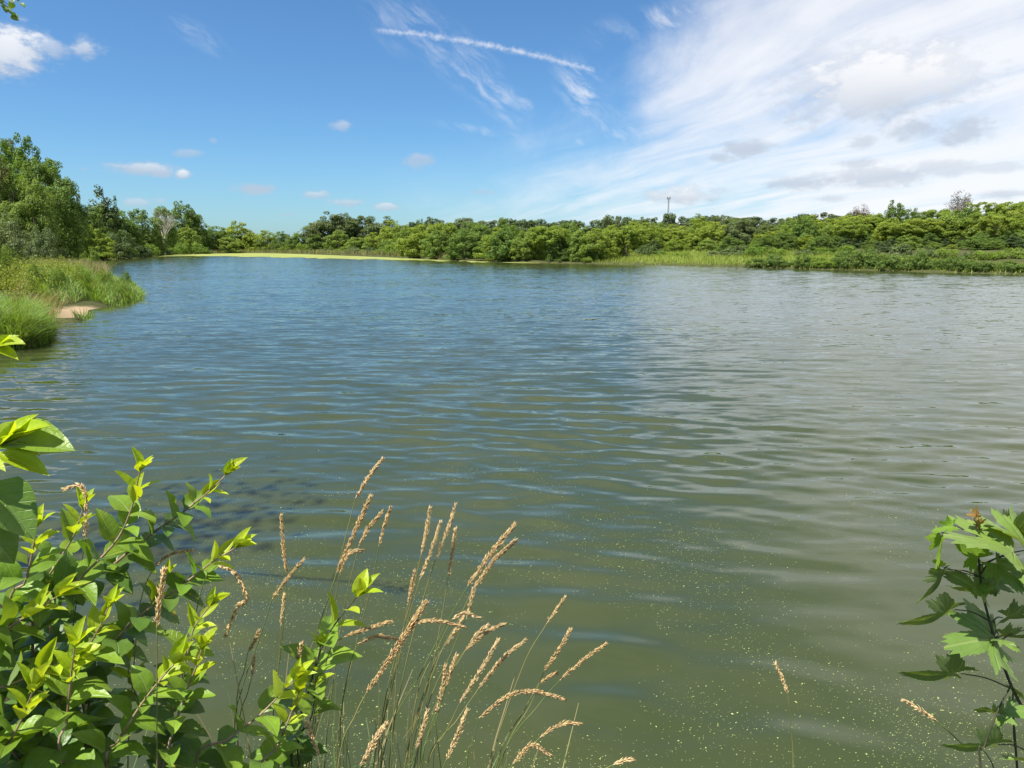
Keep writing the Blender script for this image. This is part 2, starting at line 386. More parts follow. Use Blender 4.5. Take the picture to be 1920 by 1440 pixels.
inc = N.v('MULTIPLY', geo.outputs['Incoming'], (1.0, 1.0, 0.0))          # facets that lean towards the eye hide those behind them
lean_ = N.m('MULTIPLY', far, 0.036)
pert = N.v('ADD', pert, N.v('MULTIPLY', inc, N.comb(lean_, lean_, 0.0)))
nn = N.v('NORMALIZE', N.v('ADD', geo.outputs['Normal'], pert))
mur = N.noise(pos, 0.5, 4.0, 0.6)
wc = N.mix(N.ss(mur, 0.3, 0.7), (0.031, 0.043, 0.014, 1), (0.041, 0.051, 0.017, 1))
p = principled(N, wc, 0.02, 0.5, 1.40)
m.node_tree.links.new(nn, p.inputs['Normal'])
M['water'] = finish(m, N, p.outputs[0])
M['duckweed'] = foliage('duckweed', (0.29, 0.34, 0.12), (0.29, 0.34, 0.12), 0.1, 0.45)
m, N = mat_new('algae')
pos = N.new('ShaderNodeNewGeometry').outputs['Position']
an = N.noise(N.v('MULTIPLY', pos, (0.25, 1, 1)), 0.5, 5.0, 0.6)
ac = N.mix(N.ss(an, 0.35, 0.65), (0.17, 0.20, 0.045, 1), (0.29, 0.31, 0.085, 1))
M['algae'] = finish(m, N, principled(N, ac, 0.8, 0.2).outputs[0])

# ------------------------------------------------------------------ ground and lake
def polar(radii, angs):
    a, r = np.meshgrid(angs, radii)
    x, y = r * np.sin(a), r * np.cos(a)
    nr, na = a.shape
    i = np.arange(nr - 1)[:, None] * na; j = np.arange(na - 1)[None]
    q = np.stack([i + j, i + j + 1, i + na + j + 1, i + na + j], -1).reshape(-1, 4)
    return x.ravel(), y.ravel(), q
rad = np.concatenate([[0.01], np.geomspace(0.6, 7, 42), np.geomspace(7.3, 330, 190), np.geomspace(345, 6000, 26)])
ang = np.radians(np.concatenate([np.linspace(-180, -62, 40)[:-1], np.linspace(-62, 62, 330), np.linspace(62, 180, 40)[1:]]))
gx, gy, gq = polar(rad, ang)
gz = np.concatenate([height(gx[k:k + 20000], gy[k:k + 20000]) for k in range(0, len(gx), 20000)])
tag(obj('ground', mesh_np('ground', np.stack([gx, gy, gz], 1), gq[:, ::-1], M['ground'], True)), kind='structure')

wr = np.random.default_rng(5)
WAVES = []
for k in range(80):
    lam = math.exp(wr.uniform(math.log(0.19), math.log(0.8)))
    th = wr.normal(0.08, 0.30)
    WAVES.append((lam, 2 * math.pi / lam * math.sin(th), 2 * math.pi / lam * math.cos(th), wr.uniform(0, 6.283), wr.uniform(0.6, 1.3)))
def wave(x, y):
    x = np.asarray(x, float); y = np.asarray(y, float); d = np.hypot(x, y); z = np.zeros_like(x)
    row = d * d * 2.0 / (CAMH * F)
    calm = 0.85 + 0.15 * sstep(d, 3.5, 11)
    grp = 0.75 + 0.35 * np.sin(x * 0.55 + 0.3 * y + 1) * np.sin(y * 0.43 - 0.2 * x)
    for lam, kx, ky, ph, w in WAVES:
        lod = sstep(lam / row, 2.5, 6.0)
        small = sstep(np.full_like(d, lam), 0.12, 0.62) * (1 - sstep(d, 4, 13)) + sstep(d, 4, 13)
        s = 0.0235 * w
        z = z + s * lam / 6.283 * np.sin(kx * x + ky * y + ph) * lod * small
    return z * calm * grp
pys = np.concatenate([np.arange(2300, 1480, -18), np.arange(1480, 520, -1.8), np.arange(520, 466, -1.2)])
k_ = (CY - pys) / F
wrad = (-CAMH / (-SP + k_ * CP)) * (CP + k_ * SP)
wrad = np.concatenate([wrad, [700.0]])
wang = np.radians(np.concatenate([np.linspace(-85, -39, 40)[:-1], np.linspace(-39, 39, 620), np.linspace(39, 100, 50)[1:]]))
wx, wy, wq = polar(wrad, wang)
tag(obj('lake_water', mesh_np('lake_water', np.stack([wx, wy, wave(wx, wy)], 1), wq[:, ::-1], M['water'], True)), kind='structure')

# floating duckweed: tiny fronds, thick near the bank, thinning outwards
n = 210000
d = 2.2 + 15 * rng.random(n) ** 1.6; a = np.radians(rng.uniform(-44, 44, n))
x, y = d * np.sin(a), d * np.cos(a)
pat = 0.5 + 0.25 * np.sin(x * 1.7 + y * 0.9) + 0.25 * np.sin(x * 0.6 - y * 2.1 + 1.3) + 0.35 * np.sin(x * 4.1 + 3 * np.sin(y * 1.2)) * np.sin(y * 3.3 + x)
keep = (rng.random(n) < np.clip(pat, 0.05, 1) ** 1.8 * np.where(d < 7, 0.75, 0.75 * np.exp(-(d - 7) / 3.0))) & (shore(x, y) < -0.05)
x, y = x[keep], y[keep]; n = len(x)
g = Geo()
s = rng.lognormal(math.log(0.0029), 0.42, n)
nrm = unit(np.stack([rng.normal(0, .12, n), rng.normal(0, .12, n), np.ones(n)], 1))
cards(g, np.stack([x, y, wave(x, y) + 0.002], 1), nrm, s * 2, 0.6)
tag(obj('duckweed', g.mesh('duckweed', M['duckweed'])), 'tiny pale green duckweed flecks scattered over the near water', 'duckweed', kind='stuff')

# bright algae mat along the far marsh
front = [G(300, 481), G(340, 480.3), G(420, 480.5), G(500, 482.2), G(580, 484), G(660, 485.6), G(740, 487.2), G(830, 489.6), G(900, 491.3), G(1010, 493.6)]
backl = [G(1010, 492.6), G(900, 490.2), G(830, 488), G(740, 483.5), G(660, 480.2), G(560, 476.4), G(480, 474.6), G(420, 475.4), G(340, 476.5), G(300, 480)]
poly = curve([(*q, 0.03) for q in front], 70).tolist() + curve([(*q, 0.03) for q in backl], 40).tolist()
pv_ = np.array(poly); pv_[:70, 1] += rng.normal(0, 1.6, 70) + 2.0 * np.sin(np.arange(70) * 0.9)
me = bpy.data.meshes.new('algae_mat')
nb = len(pv_); lo = pv_.copy(); lo[:, 2] = -0.02
me.from_pydata(np.concatenate([pv_, lo]).tolist(), [], [list(range(nb))] + [[i, i + nb, (i + 1) % nb + nb, (i + 1) % nb] for i in range(nb)])
me.materials.append(M['algae'])
tag(obj('algae_mat', me), 'bright yellow-green algae mat floating along the far marsh edge', 'algae', kind='stuff')

# ------------------------------------------------------------------ trees
def proto(seed, kind, H, Rr, base, prof, nclump, crad, nleaf, lsize, flat=0.9, droop=0.0, barkm='bark', up=0.32, limbs=9, asp=0.6):
    rg = np.random.default_rng(seed)
    tz = np.linspace(0, 1, 40); pr = np.array([prof(t) for t in tz])
    cdf = np.cumsum(pr + 0.02); cdf /= cdf[-1]
    t = np.interp(rg.random(nclump), cdf, tz)
    pt = np.interp(t, tz, pr)
    ang = rg.uniform(0, 2 * math.pi, nclump)
    lob = 1 + 0.22 * np.sin(ang * 2 + rg.uniform(0, 6)) + 0.14 * np.sin(ang * 3 + rg.uniform(0, 6))
    rr = Rr * pt * np.sqrt(rg.uniform(0.12, 1.0, nclump)) * lob
    cz = H * (base + (1 - base) * t)
    C = np.stack([rr * np.cos(ang), rr * np.sin(ang), cz], 1) + rg.normal(0, 0.04 * Rr, (nclump, 3))
    cr = crad * Rr * rg.uniform(0.6, 1.35, nclump) * (0.45 + 0.55 * np.minimum(pt / 0.8, 1))
    g = Geo()
    if droop > 0:                                   # hanging strands
        ns = nleaf // 26
        k = rg.integers(0, nclump, ns)
        top = C[k] + rg.normal(0, 1, (ns, 3)) * cr[k][:, None] * 0.6
        ln = rg.uniform(0.5, 1.0, ns) * droop
        u = rg.random((ns, 26))
        c = top[:, None, :] + np.stack([0.12 * u * rg.normal(0, 1, (ns, 1)), 0.12 * u * rg.normal(0, 1, (ns, 1)), -u * ln[:, None]], -1) + rg.normal(0, 0.05, (ns, 26, 3))
        c = c.reshape(-1, 3); c[:, 2] = np.maximum(c[:, 2], 0.3)
        nr = unit(rg.normal(size=c.shape) * np.array([1, 1, 0.3]))
        cards(g, c, nr, lsize * rg.uniform(0.7, 1.4, len(c)), 0.3, np.tile(np.array([[0.05, 0.02, -1.0]]), (len(c), 1)), rg)
    w = cr ** 2; w /= w.sum()
    nl = nleaf if droop == 0 else nleaf // 3
    k = rg.choice(nclump, nl, p=w)
    dirn = unit(rg.normal(size=(nl, 3)) + np.array([0, 0, 0.25]))
    rad_ = rg.uniform(0.25, 1.0, nl) ** 0.45
    off = dirn * (rad_ * cr[k])[:, None]; off[:, 2] *= flat
    c = C[k] + off; c[:, 2] = np.maximum(c[:, 2], 0.15)
    out = unit(c - np.array([0, 0, H * (base + 0.4 * (1 - base))]))
    nr = unit(0.6 * dirn + 0.3 * out + up * np.array([0, 0, 1.0]) + 0.45 * rg.normal(size=(nl, 3)))
    cards(g, c, nr, lsize * rg.uniform(0.6, 1.45, nl), asp, None, rg)
    allv = np.concatenate(g.v); H_eff = float(np.percentile(allv[:, 2], 99.7)); R_eff = float(np.percentile(np.hypot(allv[:, 0], allv[:, 1]), 97))
    crown = g.mesh(kind + '_crown', M[kind])
    g = Geo(); r0 = max(0.012 * H, 0.03) + 0.015 * Rr
    lean = rg.normal(0, 0.025 * H, 2)
    tt = np.linspace(0, 1, 7)
    tr = np.stack([lean[0] * tt ** 2 + rg.normal(0, 0.006 * H, 7), lean[1] * tt ** 2 + rg.normal(0, 0.006 * H, 7), -0.3 + tt * (H * 0.86 + 0.3)], 1)
    tr[:2, :2] = 0
    tube(g, curve(tr, 12), r0 * (1.15 - np.linspace(0, 1, 13)), 7)
    for k in rg.choice(nclump, min(limbs, nclump), replace=False):
        zs = max(0.12 * H, C[k, 2] * rg.uniform(0.35, 0.7)); f = min(zs / (H * 0.86), 1)
        s0 = np.array([lean[0] * f * f, lean[1] * f * f, zs])
        mid = (s0 + C[k]) / 2 + np.array([0, 0, 0.06 * H])
        tube(g, curve([s0, mid, C[k]], 6), r0 * (1.05 - f) * np.linspace(0.6, 0.12, 7), 5)
    return crown, g.mesh(kind + '_trunk', M[barkm], True), H_eff, R_eff

def dome(t): return math.sqrt(max(0.0, 1 - (2 * (t - 0.42) / 1.18) ** 2)) if t > 0.42 else 0.78 + 0.22 * math.sin(t / 0.42 * 1.57)
def skirt(t): return max(0.05, (1 - t ** 2.2)) ** 0.6
def vase(t): return 0.35 + 0.65 * math.sin(min(1, t * 1.25) * 1.9) if t < 0.85 else max(0.1, 1 - (t - 0.85) * 4.5)
def cone(t): return max(0.03, (1 - t) ** 0.85)
def oval(t): return max(0.05, math.sin(math.pi * min(0.98, t * 0.92 + 0.06))) ** 0.7
PROTO = {}
def protos(key, n, *a, **k):
    PROTO[key] = [proto(100 * len(PROTO) + i + 3, *a, **k) for i in range(n)]
protos('round', 4, 'round', 8, 3.6, 0.06, skirt, 140, 0.185, 14000, 0.26)
protos('bright', 3, 'locust', 8, 3.6, 0.06, skirt, 130, 0.185, 14000, 0.26)
protos('locust', 4, 'locust', 9, 3.8, 0.30, vase, 110, 0.19, 12000, 0.27, 0.68, up=0.5)
protos('cotton', 3, 'cotton', 13, 3.8, 0.10, oval, 80, 0.30, 17000, 0.34)
protos('cedar', 3, 'cedar', 6, 1.6, 0.03, cone, 110, 0.30, 8000, 0.18, 0.8)
protos('olive', 4, 'olive', 3.0, 2.0, 0.0, skirt, 40, 0.30, 3600, 0.22)
protos('dark', 3, 'dark', 9, 3.9, 0.05, skirt, 140, 0.185, 14000, 0.27)
protos('ridge', 3, 'ridge', 11, 4.6, 0.1, dome, 45, 0.27, 4200, 0.6)
protos('shrub', 4, 'shrub', 2.0, 1.7, 0.0, dome, 36, 0.30, 3200, 0.17)
protos('hedge', 4, 'dark', 2.0, 1.7, 0.0, dome, 60, 0.22, 4200, 0.16)
protos('near_broad', 2, 'round', 13, 5.0, 0.05, oval, 170, 0.17, 30000, 0.25)
protos('near_bright', 2, 'shrub', 12, 4.5, 0.05, oval, 160, 0.17, 28000, 0.25)
protos('near_cotton', 1, 'cotton', 15, 4.5, 0.1, oval, 110, 0.19, 16000, 0.27)
protos('near_olive', 2, 'olive', 6, 3.4, 0.0, skirt, 80, 0.24, 13000, 0.2)
protos('near_shrub', 2, 'shrub', 3, 2.2, 0.0, dome, 60, 0.26, 9000, 0.13)
protos('willow', 1, 'willow', 12, 4.0, 0.3, dome, 40, 0.2, 15000, 0.34, 0.75, 3.6)
protos('rust', 1, 'rust', 12, 2.2, 0.35, oval, 46, 0.42, 2200, 0.25, limbs=40)

WORDS = ('first second third fourth fifth sixth seventh eighth ninth tenth eleventh twelfth thirteenth fourteenth fifteenth sixteenth seventeenth eighteenth nineteenth twentieth '
         'twenty-first twenty-second twenty-third twenty-fourth twenty-fifth twenty-sixth twenty-seventh twenty-eighth twenty-ninth thirtieth thirty-first thirty-second thirty-third thirty-fourth thirty-fifth '
         'thirty-sixth thirty-seventh thirty-eighth thirty-ninth fortieth').split()
NAMES = dict(round='broadleaf_tree', bright='broadleaf_tree', locust='locust_tree', cotton='cottonwood_tree', cedar='cedar_tree', olive='olive_shrub', dark='broadleaf_tree', ridge='ridge_tree',
             shrub='bank_shrub', hedge='bank_shrub', near_broad='broadleaf_tree', near_bright='broadleaf_tree', near_cotton='cottonwood_tree', near_olive='olive_shrub', near_shrub='leafy_shrub', willow='willow_tree', rust='thinning_tree')
used = {}
def shore_d(px, start=24.0):
    ds = np.arange(start, 420, 0.5)
    s = shore((px - CX) / F * ds * CP, ds)
    k = np.where(s < 0)[0]
    return float(ds[k[-1]]) if len(k) else start
def plant(kind, px, topy, wpx, d, label, group=None, minw=None):
    x = (px - CX) / F * d * CP
    for _ in range(200):
        if float(shore(x, d)[0]) > 0.6: break
        d += 0.7; x = (px - CX) / F * d * CP
    gz_ = hgt(x, d)
    Hh = max(P(px, topy, d).z - gz_, 0.8)
    wm = wpx / F * d * CP
    k = used.get(kind, 0); used[kind] = k + 1
    crown, trunk, H0, R0 = PROTO[kind][k % len(PROTO[kind])]
    o = empty(NAMES[kind], (x, d, gz_ - 0.05))
    sz = Hh / H0; sx = wm / (2.0 * R0)
    sx = min(max(sx, sz * 0.45), sz * 2.2)
    o.scale = (sx, sx, sz); o.rotation_euler = (0, 0, R.uniform(0, 6.28))
    obj('crown', crown, o); obj('trunk', trunk, o)
    tag(o, label, 'shrub' if ('shrub' in kind or 'olive' in kind or kind == 'hedge') else 'tree', group)
    return o
def row(spec, kinds, x0, x1, step, off, tops, wf, text, group):
    xs = [t[0] for t in tops]; ys = [t[1] for t in tops]
    px = x0; i = 0
    while px < x1:
        kd = kinds[R.randrange(len(kinds))] if not isinstance(kinds, dict) else None
        q = px + R.uniform(-0.3, 0.3) * step
        ty = float(np.interp(q, xs, ys)) + (R.uniform(-8, 8) + R.choice([0, 0, -6, 5])) * spec
        plant(kd, q, ty, step * wf * R.uniform(0.85, 1.25), shore_d(q) + off * R.uniform(0.85, 1.2), text % WORDS[i], group)
        px += step * R.uniform(0.85, 1.15); i += 1

# --- left bank, near trees (photo pixel x, top y, width, distance)
for a in [('near_cotton', 10, 222, 110, 84, 'tall grey-green cottonwood, highest crown at the left edge'),
          ('near_bright', 62, 258, 120, 82, 'tall green tree just right of the cottonwood at the left edge'),
          ('willow', 2, 282, 72, 70, 'pale drooping willow in front of the tallest tree at the left edge'),
          ('near_broad', 98, 300, 140, 76, 'broad dark-shaded green tree at the right end of the tall left group'),
          ('near_bright', 40, 330, 110, 72, 'green leafy tree below the willow in the left group'),
          ('near_cotton', 135, 340, 56, 96, 'feathery narrow tree on the right shoulder of the left group'),
          ('near_broad', 120, 385, 90, 74, 'low dark green tree under the right side of the left group'),
          ('near_olive', 18, 402, 120, 66, 'large grey-green olive shrub at the foot of the left trees'),
          ('near_olive', 82, 425, 80, 64, 'smaller grey-green olive shrub beside the brown grass, left group'),
          ('near_olive', -70, 380, 130, 66, 'grey-green olive shrub cut by the left edge of the photo'),
          ('near_bright', 25, 296, 100, 78, 'leafy green crown just below the tallest cottonwood at the left edge'),
          ('near_broad', 70, 338, 110, 70, 'dense green tree in the middle of the left group'),
          ('near_bright', 112, 352, 90, 72, 'green tree low on the right side of the left group'),
          ('near_bright', 148, 402, 60, 84, 'small green tree where the left group meets the middle shore'),
          ('near_broad', -60, 250, 120, 86, 'green tree cut by the left edge of the photo')]:
    plant(*a, group='trees of the left bank')
# --- left middle shore
for a in [('cedar', 198, 353, 76, 150, 'pointed dark cedar standing tallest over the left middle shore'), ('cedar', 224, 370, 34, 150, 'narrow dark cedar spire right of the tallest cedar'),
          ('dark', 180, 388, 80, 140, 'dark green tree under the cedars beside the tall left group'), ('round', 225, 396, 95, 142, 'green tree below the narrow cedar spire'),
          ('dark', 268, 393, 85, 140, 'dark green tree left of the dead white tree'), ('dark', 345, 379, 92, 150, 'large dark green tree behind and right of the dead tree'),
          ('dark', 372, 402, 55, 142, 'dark tree at the right shoulder of the large tree by the dead tree'), ('round', 308, 388, 60, 152, 'green crown directly behind the dead white tree'),
          ('bright', 178, 430, 80, 118, 'bright green low tree left of the grey shrub on the left shore'), ('near_olive', 222, 432, 70, 116, 'grey-green bushy shrub left of the dead tree by the water'),
          ('bright', 250, 432, 46, 132, 'small bright tree between grey shrub and dead tree'), ('round', 352, 425, 62, 132, 'rounded green bush right of the dead tree trunk'),
          ('round', 278, 440, 46, 130, 'rounded bush just left of the dead tree trunk'), ('dark', 375, 440, 60, 140, 'dark bush at the end of the left middle shore'),
          ('round', 405, 424, 70, 190, 'green tree beside the far tan grass, left of the bright tree'), ('bright', 447, 416, 85, 200, 'bright rounded tree over the far left cove'),
          ('round', 425, 445, 60, 185, 'low green bush under the bright tree at the far left cove'), ('dark', 462, 440, 70, 200, 'dark rounded bush beside the algae in the far cove'),
          ('bright', 498, 432, 50, 285, 'bright small tree at the back of the cove'), ('dark', 530, 434, 48, 300, 'dark tree at the back of the cove, middle of three'),
          ('round', 560, 436, 52, 300, 'green tree at the back of the cove, next to the tall cottonwoods')]:
    a = list(a); a[4] = shore_d(a[1], 60.0) + (2 + (a[4] - 115) * 0.75 if a[1] < 400 else {190: 16, 200: 22, 185: 4, 285: 14, 300: 20}[a[4]])
    plant(*a, group='trees of the left middle shore')
# --- cottonwood group
for a in [('cotton', 592, 418, 62, 270, 'short left cottonwood of the tall group behind the marsh'), ('cotton', 618, 398, 76, 265, 'tallest left crown of the cottonwood group behind the marsh'),
          ('cotton', 648, 401, 72, 268, 'second tall crown of the cottonwood group behind the marsh'), ('cotton', 680, 405, 70, 268, 'third tall crown of the cottonwood group behind the marsh'),
          ('cotton', 726, 407, 82, 262, 'separate round-topped cottonwood right of the tall group'), ('dark', 592, 440, 50, 258, 'dark bush at the foot of the leftmost cottonwood'),
          ('round', 635, 432, 60, 250, 'green bush in front of the tall cottonwoods'), ('bright', 700, 436, 55, 245, 'bright bush between the cottonwoods'),
          ('round', 668, 445, 55, 240, 'low green bush at the marsh edge below the cottonwoods'), ('round', 745, 440, 65, 225, 'green bush in front of the round-topped cottonwood'),
          ('dark', 725, 452, 50, 215, 'dark low bush at the marsh edge, right end'), ('dark', 790, 412, 40, 240, 'small dark crown on the skyline right of the cottonwoods'),
          ('bright', 775, 430, 60, 200, 'bright bush at the right end of the marsh')]:
    plant(*a, group='trees behind the marsh')
for a in [('cotton', 1136, 404, 34, 170, 'narrow upright dark cottonwood, left one of the skyline pair'), ('cotton', 1158, 405, 30, 172, 'narrow upright dark cottonwood, right one of the skyline pair'),
          ('cotton', 1202, 408, 40, 180, 'upright grey-green cottonwood left of the radio mast'), ('dark', 1052, 445, 62, 0, 'dark low tree at the waterline in the middle shore'),
          ('bright', 1478, 408, 48, 190, 'bright yellow-green tree, upper crown on the right slope'), ('bright', 1475, 428, 75, 175, 'bright yellow-green spreading tree on the right slope'),
          ('dark', 1310, 402, 62, 210, 'dark rounded tree right of the radio mast'), ('rust', 1790, 357, 42, 190, 'thinning tree with rusty leaves rising above the right skyline'),
          ('rust', 1610, 382, 36, 190, 'thin open-crowned tree on the skyline of the right slope')]:
    a = list(a)
    if a[4] == 0: a[4] = shore_d(a[1]) + 3
    plant(*a, group='trees of the far shore')
row(1, ['round', 'round', 'bright', 'locust'], 792, 1170, 44, 4, [(790, 428), (850, 422), (900, 440), (960, 432), (1020, 430), (1080, 424), (1165, 440)], 1.75, 'leafy green tree at the waterline of the middle shore, %s from the left', 'middle shore waterline trees')
row(1, ['round', 'bright', 'locust', 'round'], 772, 1190, 38, 16, [(770, 424), (1190, 424)], 1.7, 'green tree in the second row of the middle shore, %s from the left', 'middle shore second row trees')
row(1.0, ['round', 'bright', 'cotton', 'dark', 'ridge', 'cedar'], 745, 1240, 34, 40, [(740, 417), (850, 414), (1000, 418), (1240, 416)], 1.8, 'green tree on the skyline of the middle shore, %s from the left', 'middle shore skyline trees')
row(0.8, ['ridge'], 760, 1130, 40, 220, [(760, 415), (1130, 415)], 1.9, 'dark distant tree behind the middle shore, %s from the left', 'distant trees behind the middle shore')
row(1, ['round', 'bright', 'round', 'dark', 'cedar'], 1185, 1990, 40, 38, [(1180, 445), (1300, 447), (1450, 442), (1560, 452), (1900, 446)], 1.45, 'low green tree at the foot of the right slope, %s from the left', 'right slope foot trees')
row(1.2, ['round', 'bright', 'locust', 'cotton', 'dark'], 1185, 1500, 40, 52, [(1180, 425), (1300, 426), (1450, 420)], 1.6, 'green tree halfway up the slope below the mast, %s from the left', 'mid slope trees below the mast')
row(1, ['locust', 'locust', 'round'], 1510, 2000, 44, 56, [(1510, 418), (1600, 414), (1700, 405), (1800, 402), (1990, 402)], 1.7, 'pale green spreading tree halfway up the right slope, %s from the left', 'mid slope trees of the right bank')
row(1.2, ['round', 'dark', 'bright', 'cotton'], 1190, 1540, 38, 75, [(1180, 415), (1300, 412), (1400, 414), (1540, 412)], 1.7, 'green tree high on the slope near the mast, %s from the left', 'upper slope trees near the mast')
row(1, ['locust', 'locust', 'bright', 'dark'], 1540, 2000, 44, 72, [(1540, 408), (1600, 400), (1700, 386), (1760, 384), (1990, 388)], 1.7, 'spreading tree on the skyline of the right slope, %s from the left', 'right skyline trees')
row(1, ['round', 'dark', 'bright'], 1520, 2010, 40, 64, [(1520, 422), (1600, 418), (1700, 410), (2000, 408)], 1.9, 'green tree just below the skyline of the right slope, %s from the left', 'upper trees of the right slope')
row(1, ['round', 'dark', 'bright'], 1180, 1520, 40, 62, [(1180, 424), (1520, 420)], 1.9, 'green tree behind the mid slope trees near the mast, %s from the left', 'slope trees near the mast')
row(0.7, ['ridge'], 1140, 1640, 27, 210, [(1140, 412), (1250, 408), (1400, 407), (1640, 402)], 1.9, 'dark tree on the distant ridge behind the right slope, %s from the left', 'distant ridge trees')
row(0.6, ['cedar', 'cedar', 'dark'], 1500, 1930, 34, 43, [(1500, 445), (1930, 440)], 1.3, 'dark low tree below the pale trees of the right slope, %s from the left', 'dark low trees of the right slope')
row(0.7, ['olive', 'shrub'], 1165, 1960, 44, 20, [(1165, 468), (1300, 466), (1560, 460), (1650, 458), (1760, 461), (1960, 468)], 1.25, 'rounded shrub behind the right bank grass, %s from the left', 'rounded shrubs behind the right bank')
row(0.9, ['hedge', 'hedge', 'shrub'], 1428, 1990, 24, 1.6, [(1428, 486), (1500, 479), (1560, 475), (1640, 474), (1700, 470), (1760, 478), (1850, 486), (1990, 495)], 2.0, 'dense green shrub on the waterline of the right bank, %s from the left', 'waterline shrubs of the right bank')
row(0.6, ['shrub', 'olive'], 190, 400, 23, 2.5, [(190, 452), (250, 458), (330, 458), (400, 462)], 1.7, 'low shrub at the water under the left middle trees, %s from the left', 'low shrubs of the left middle shore')
row(0.6, ['olive', 'shrub'], 488, 760, 30, 14, [(488, 464), (760, 462)], 1.2, 'low shrub between marsh grass and trees, %s from the left', 'low shrubs behind the marsh')

# --- dead tree
def bare(seed, H, spread, levels, r0, mat):
    rg = np.random.default_rng(seed); g = Geo()
    def grow(p0, d0, ln, r, lev):
        bend = unit(d0 + rg.normal(0, 0.12, 3) + np.array([0, 0, 0.12]))
        p1 = p0 + d0 * ln * 0.5; p2 = p1 + bend * ln * 0.5
        tube(g, curve([p0, p1, p2], 5), np.linspace(r, r * 0.62, 6), 5 if lev < 2 else 3)
        if lev >= levels: return
        nb = 3 if lev else 4
        for k in range(nb):
            a = rg.uniform(0, 6.28) + k * 6.28 / nb
            side = np.cross(bend, [math.cos(a), math.sin(a), 0.3]); side = unit(side)
            nd = unit(bend + side * rg.uniform(0.35, spread) + np.array([0, 0, 0.10]))
            grow(p1 + (p2 - p1) * rg.uniform(0.2, 1.0), nd, ln * rg.uniform(0.6, 0.82), r * rg.uniform(0.45, 0.6), lev + 1)
    grow(np.array([0, 0, -0.2]), np.array([0.02, 0, 1.0]), H * 0.40, r0, 0)
    return g
def bare_tree(px, basey, topy, d, seed, label, rt=0.3):
    x = (px - CX) / F * d * CP
    while float(shore(x, d)[0]) < 0.8: d += 1.0; x = (px - CX) / F * d * CP
    z = hgt(x, d)
    Hh = P(px, topy, d).z - z
    g = bare(seed, Hh, 0.7, 6, rt, M['deadwood'])
    v = np.concatenate(g.v); k = Hh / v[:, 2].max()
    o = empty('dead_tree', (x, d, z - 0.05)); o.scale = (k, k, k)
    obj('trunk', g.mesh('dead_tree', M['deadwood'], True), o)
    tag(o, label, 'tree')
bare_tree(308, 447, 384, shore_d(308, 60.0) + 0.5, 4, 'bare white dead tree standing among green trees on the left shore', 0.34)

# --- radio mast far behind the trees
d = 640.0; top = P(1254, 369, d); gz_ = hgt(top.x, d)
o = empty('radio_mast', (top.x, d, gz_)); Hm = top.z - gz_
def steel(name, c):
    m, N = mat_new(name); oc = N.new('ShaderNodeTexCoord').outputs['Object']
    n = N.noise(oc, 0.3, 4.0); p = principled(N, N.mix(n, (*[q * 0.8 for q in c], 1), (*c, 1)), 0.5, 0.4); p.inputs['Metallic'].default_value = 0.4
    return finish(m, N, p.outputs[0])
M['steel'] = steel('mast_steel', (0.22, 0.22, 0.24))
for k in range(3):
    a = k * 2.094; g = Geo()
    tube(g, [(0.75 * math.cos(a), 0.75 * math.sin(a), -0.5), (0.55 * math.cos(a), 0.55 * math.sin(a), Hm * 0.97)], 0.14, 6)
    obj('leg', g.mesh('mast_leg', M['steel'], True), o)
g = Geo(); nz = int(Hm / 1.6)
for i in range(nz):
    z0, z1 = Hm * 0.97 * i / nz, Hm * 0.97 * (i + 1) / nz
    r0, r1 = 0.75 - 0.2 * i / nz, 0.75 - 0.2 * (i + 1) / nz
    for k in range(3):
        a, b = k * 2.094, (k + 1) * 2.094
        tube(g, [(r0 * math.cos(a), r0 * math.sin(a), z0), (r1 * math.cos(b), r1 * math.sin(b), z1)], 0.06, 4)
obj('lattice', g.mesh('mast_lattice', M['steel']), o)
for k in range(4):
    a = k * 1.57 + 0.3; g = Geo()
    tube(g, [(0.6 * math.cos(a), 0.6 * math.sin(a), Hm - 1.2), (1.5 * math.cos(a), 1.5 * math.sin(a), Hm - 1.2)], 0.08, 4)
    tube(g, [(1.5 * math.cos(a), 1.5 * math.sin(a), Hm - 2.2), (1.5 * math.cos(a), 1.5 * math.sin(a), Hm)], [0.22, 0.22], 6)
    obj('antenna', g.mesh('mast_antenna', M['steel']), o)
tag(o, 'slender grey lattice radio mast rising behind the far trees', 'mast')

# ------------------------------------------------------------------ grasses of the banks (nobody could count the blades)
def blades(g, x, y, z, h, w, lean, segs=3, dirn=None, curl=1.0):
    n = len(x)
    a = rng.uniform(0, 6.283, n) if dirn is None else dirn
    dx_, dy_ = np.cos(a) * lean * h, np.sin(a) * lean * h
    sx, sy = -np.sin(a), np.cos(a)
    tw = rng.uniform(-0.9, 0.9, n); sx2, sy2 = sx * np.cos(tw) - sy * np.sin(tw), sx * np.sin(tw) + sy * np.cos(tw)
    rows = []
    for k in range(segs + 1):
        t = k / segs; ww = w * (1 - t) ** 0.7 * 0.5 + 0.0008
        zz = h * (t - 0.42 * curl * np.minimum(lean, 1.2) * t ** 2.3)
        cxk, cyk = x + dx_ * t ** 1.7, y + dy_ * t ** 1.7
        rows.append(np.stack([cxk - sx2 * ww, cyk - sy2 * ww, z + zz], 1)); rows.append(np.stack([cxk + sx2 * ww, cyk + sy2 * ww, z + zz], 1))
    v = np.stack(rows, 1).reshape(-1, 3); m_ = 2 * (segs + 1)
    i = np.arange(n)[:, None] * m_
    q = np.concatenate([i + np.array([2 * k, 2 * k + 1, 2 * k + 3, 2 * k + 2])[None] for k in range(segs)])
    g.add(v, q)
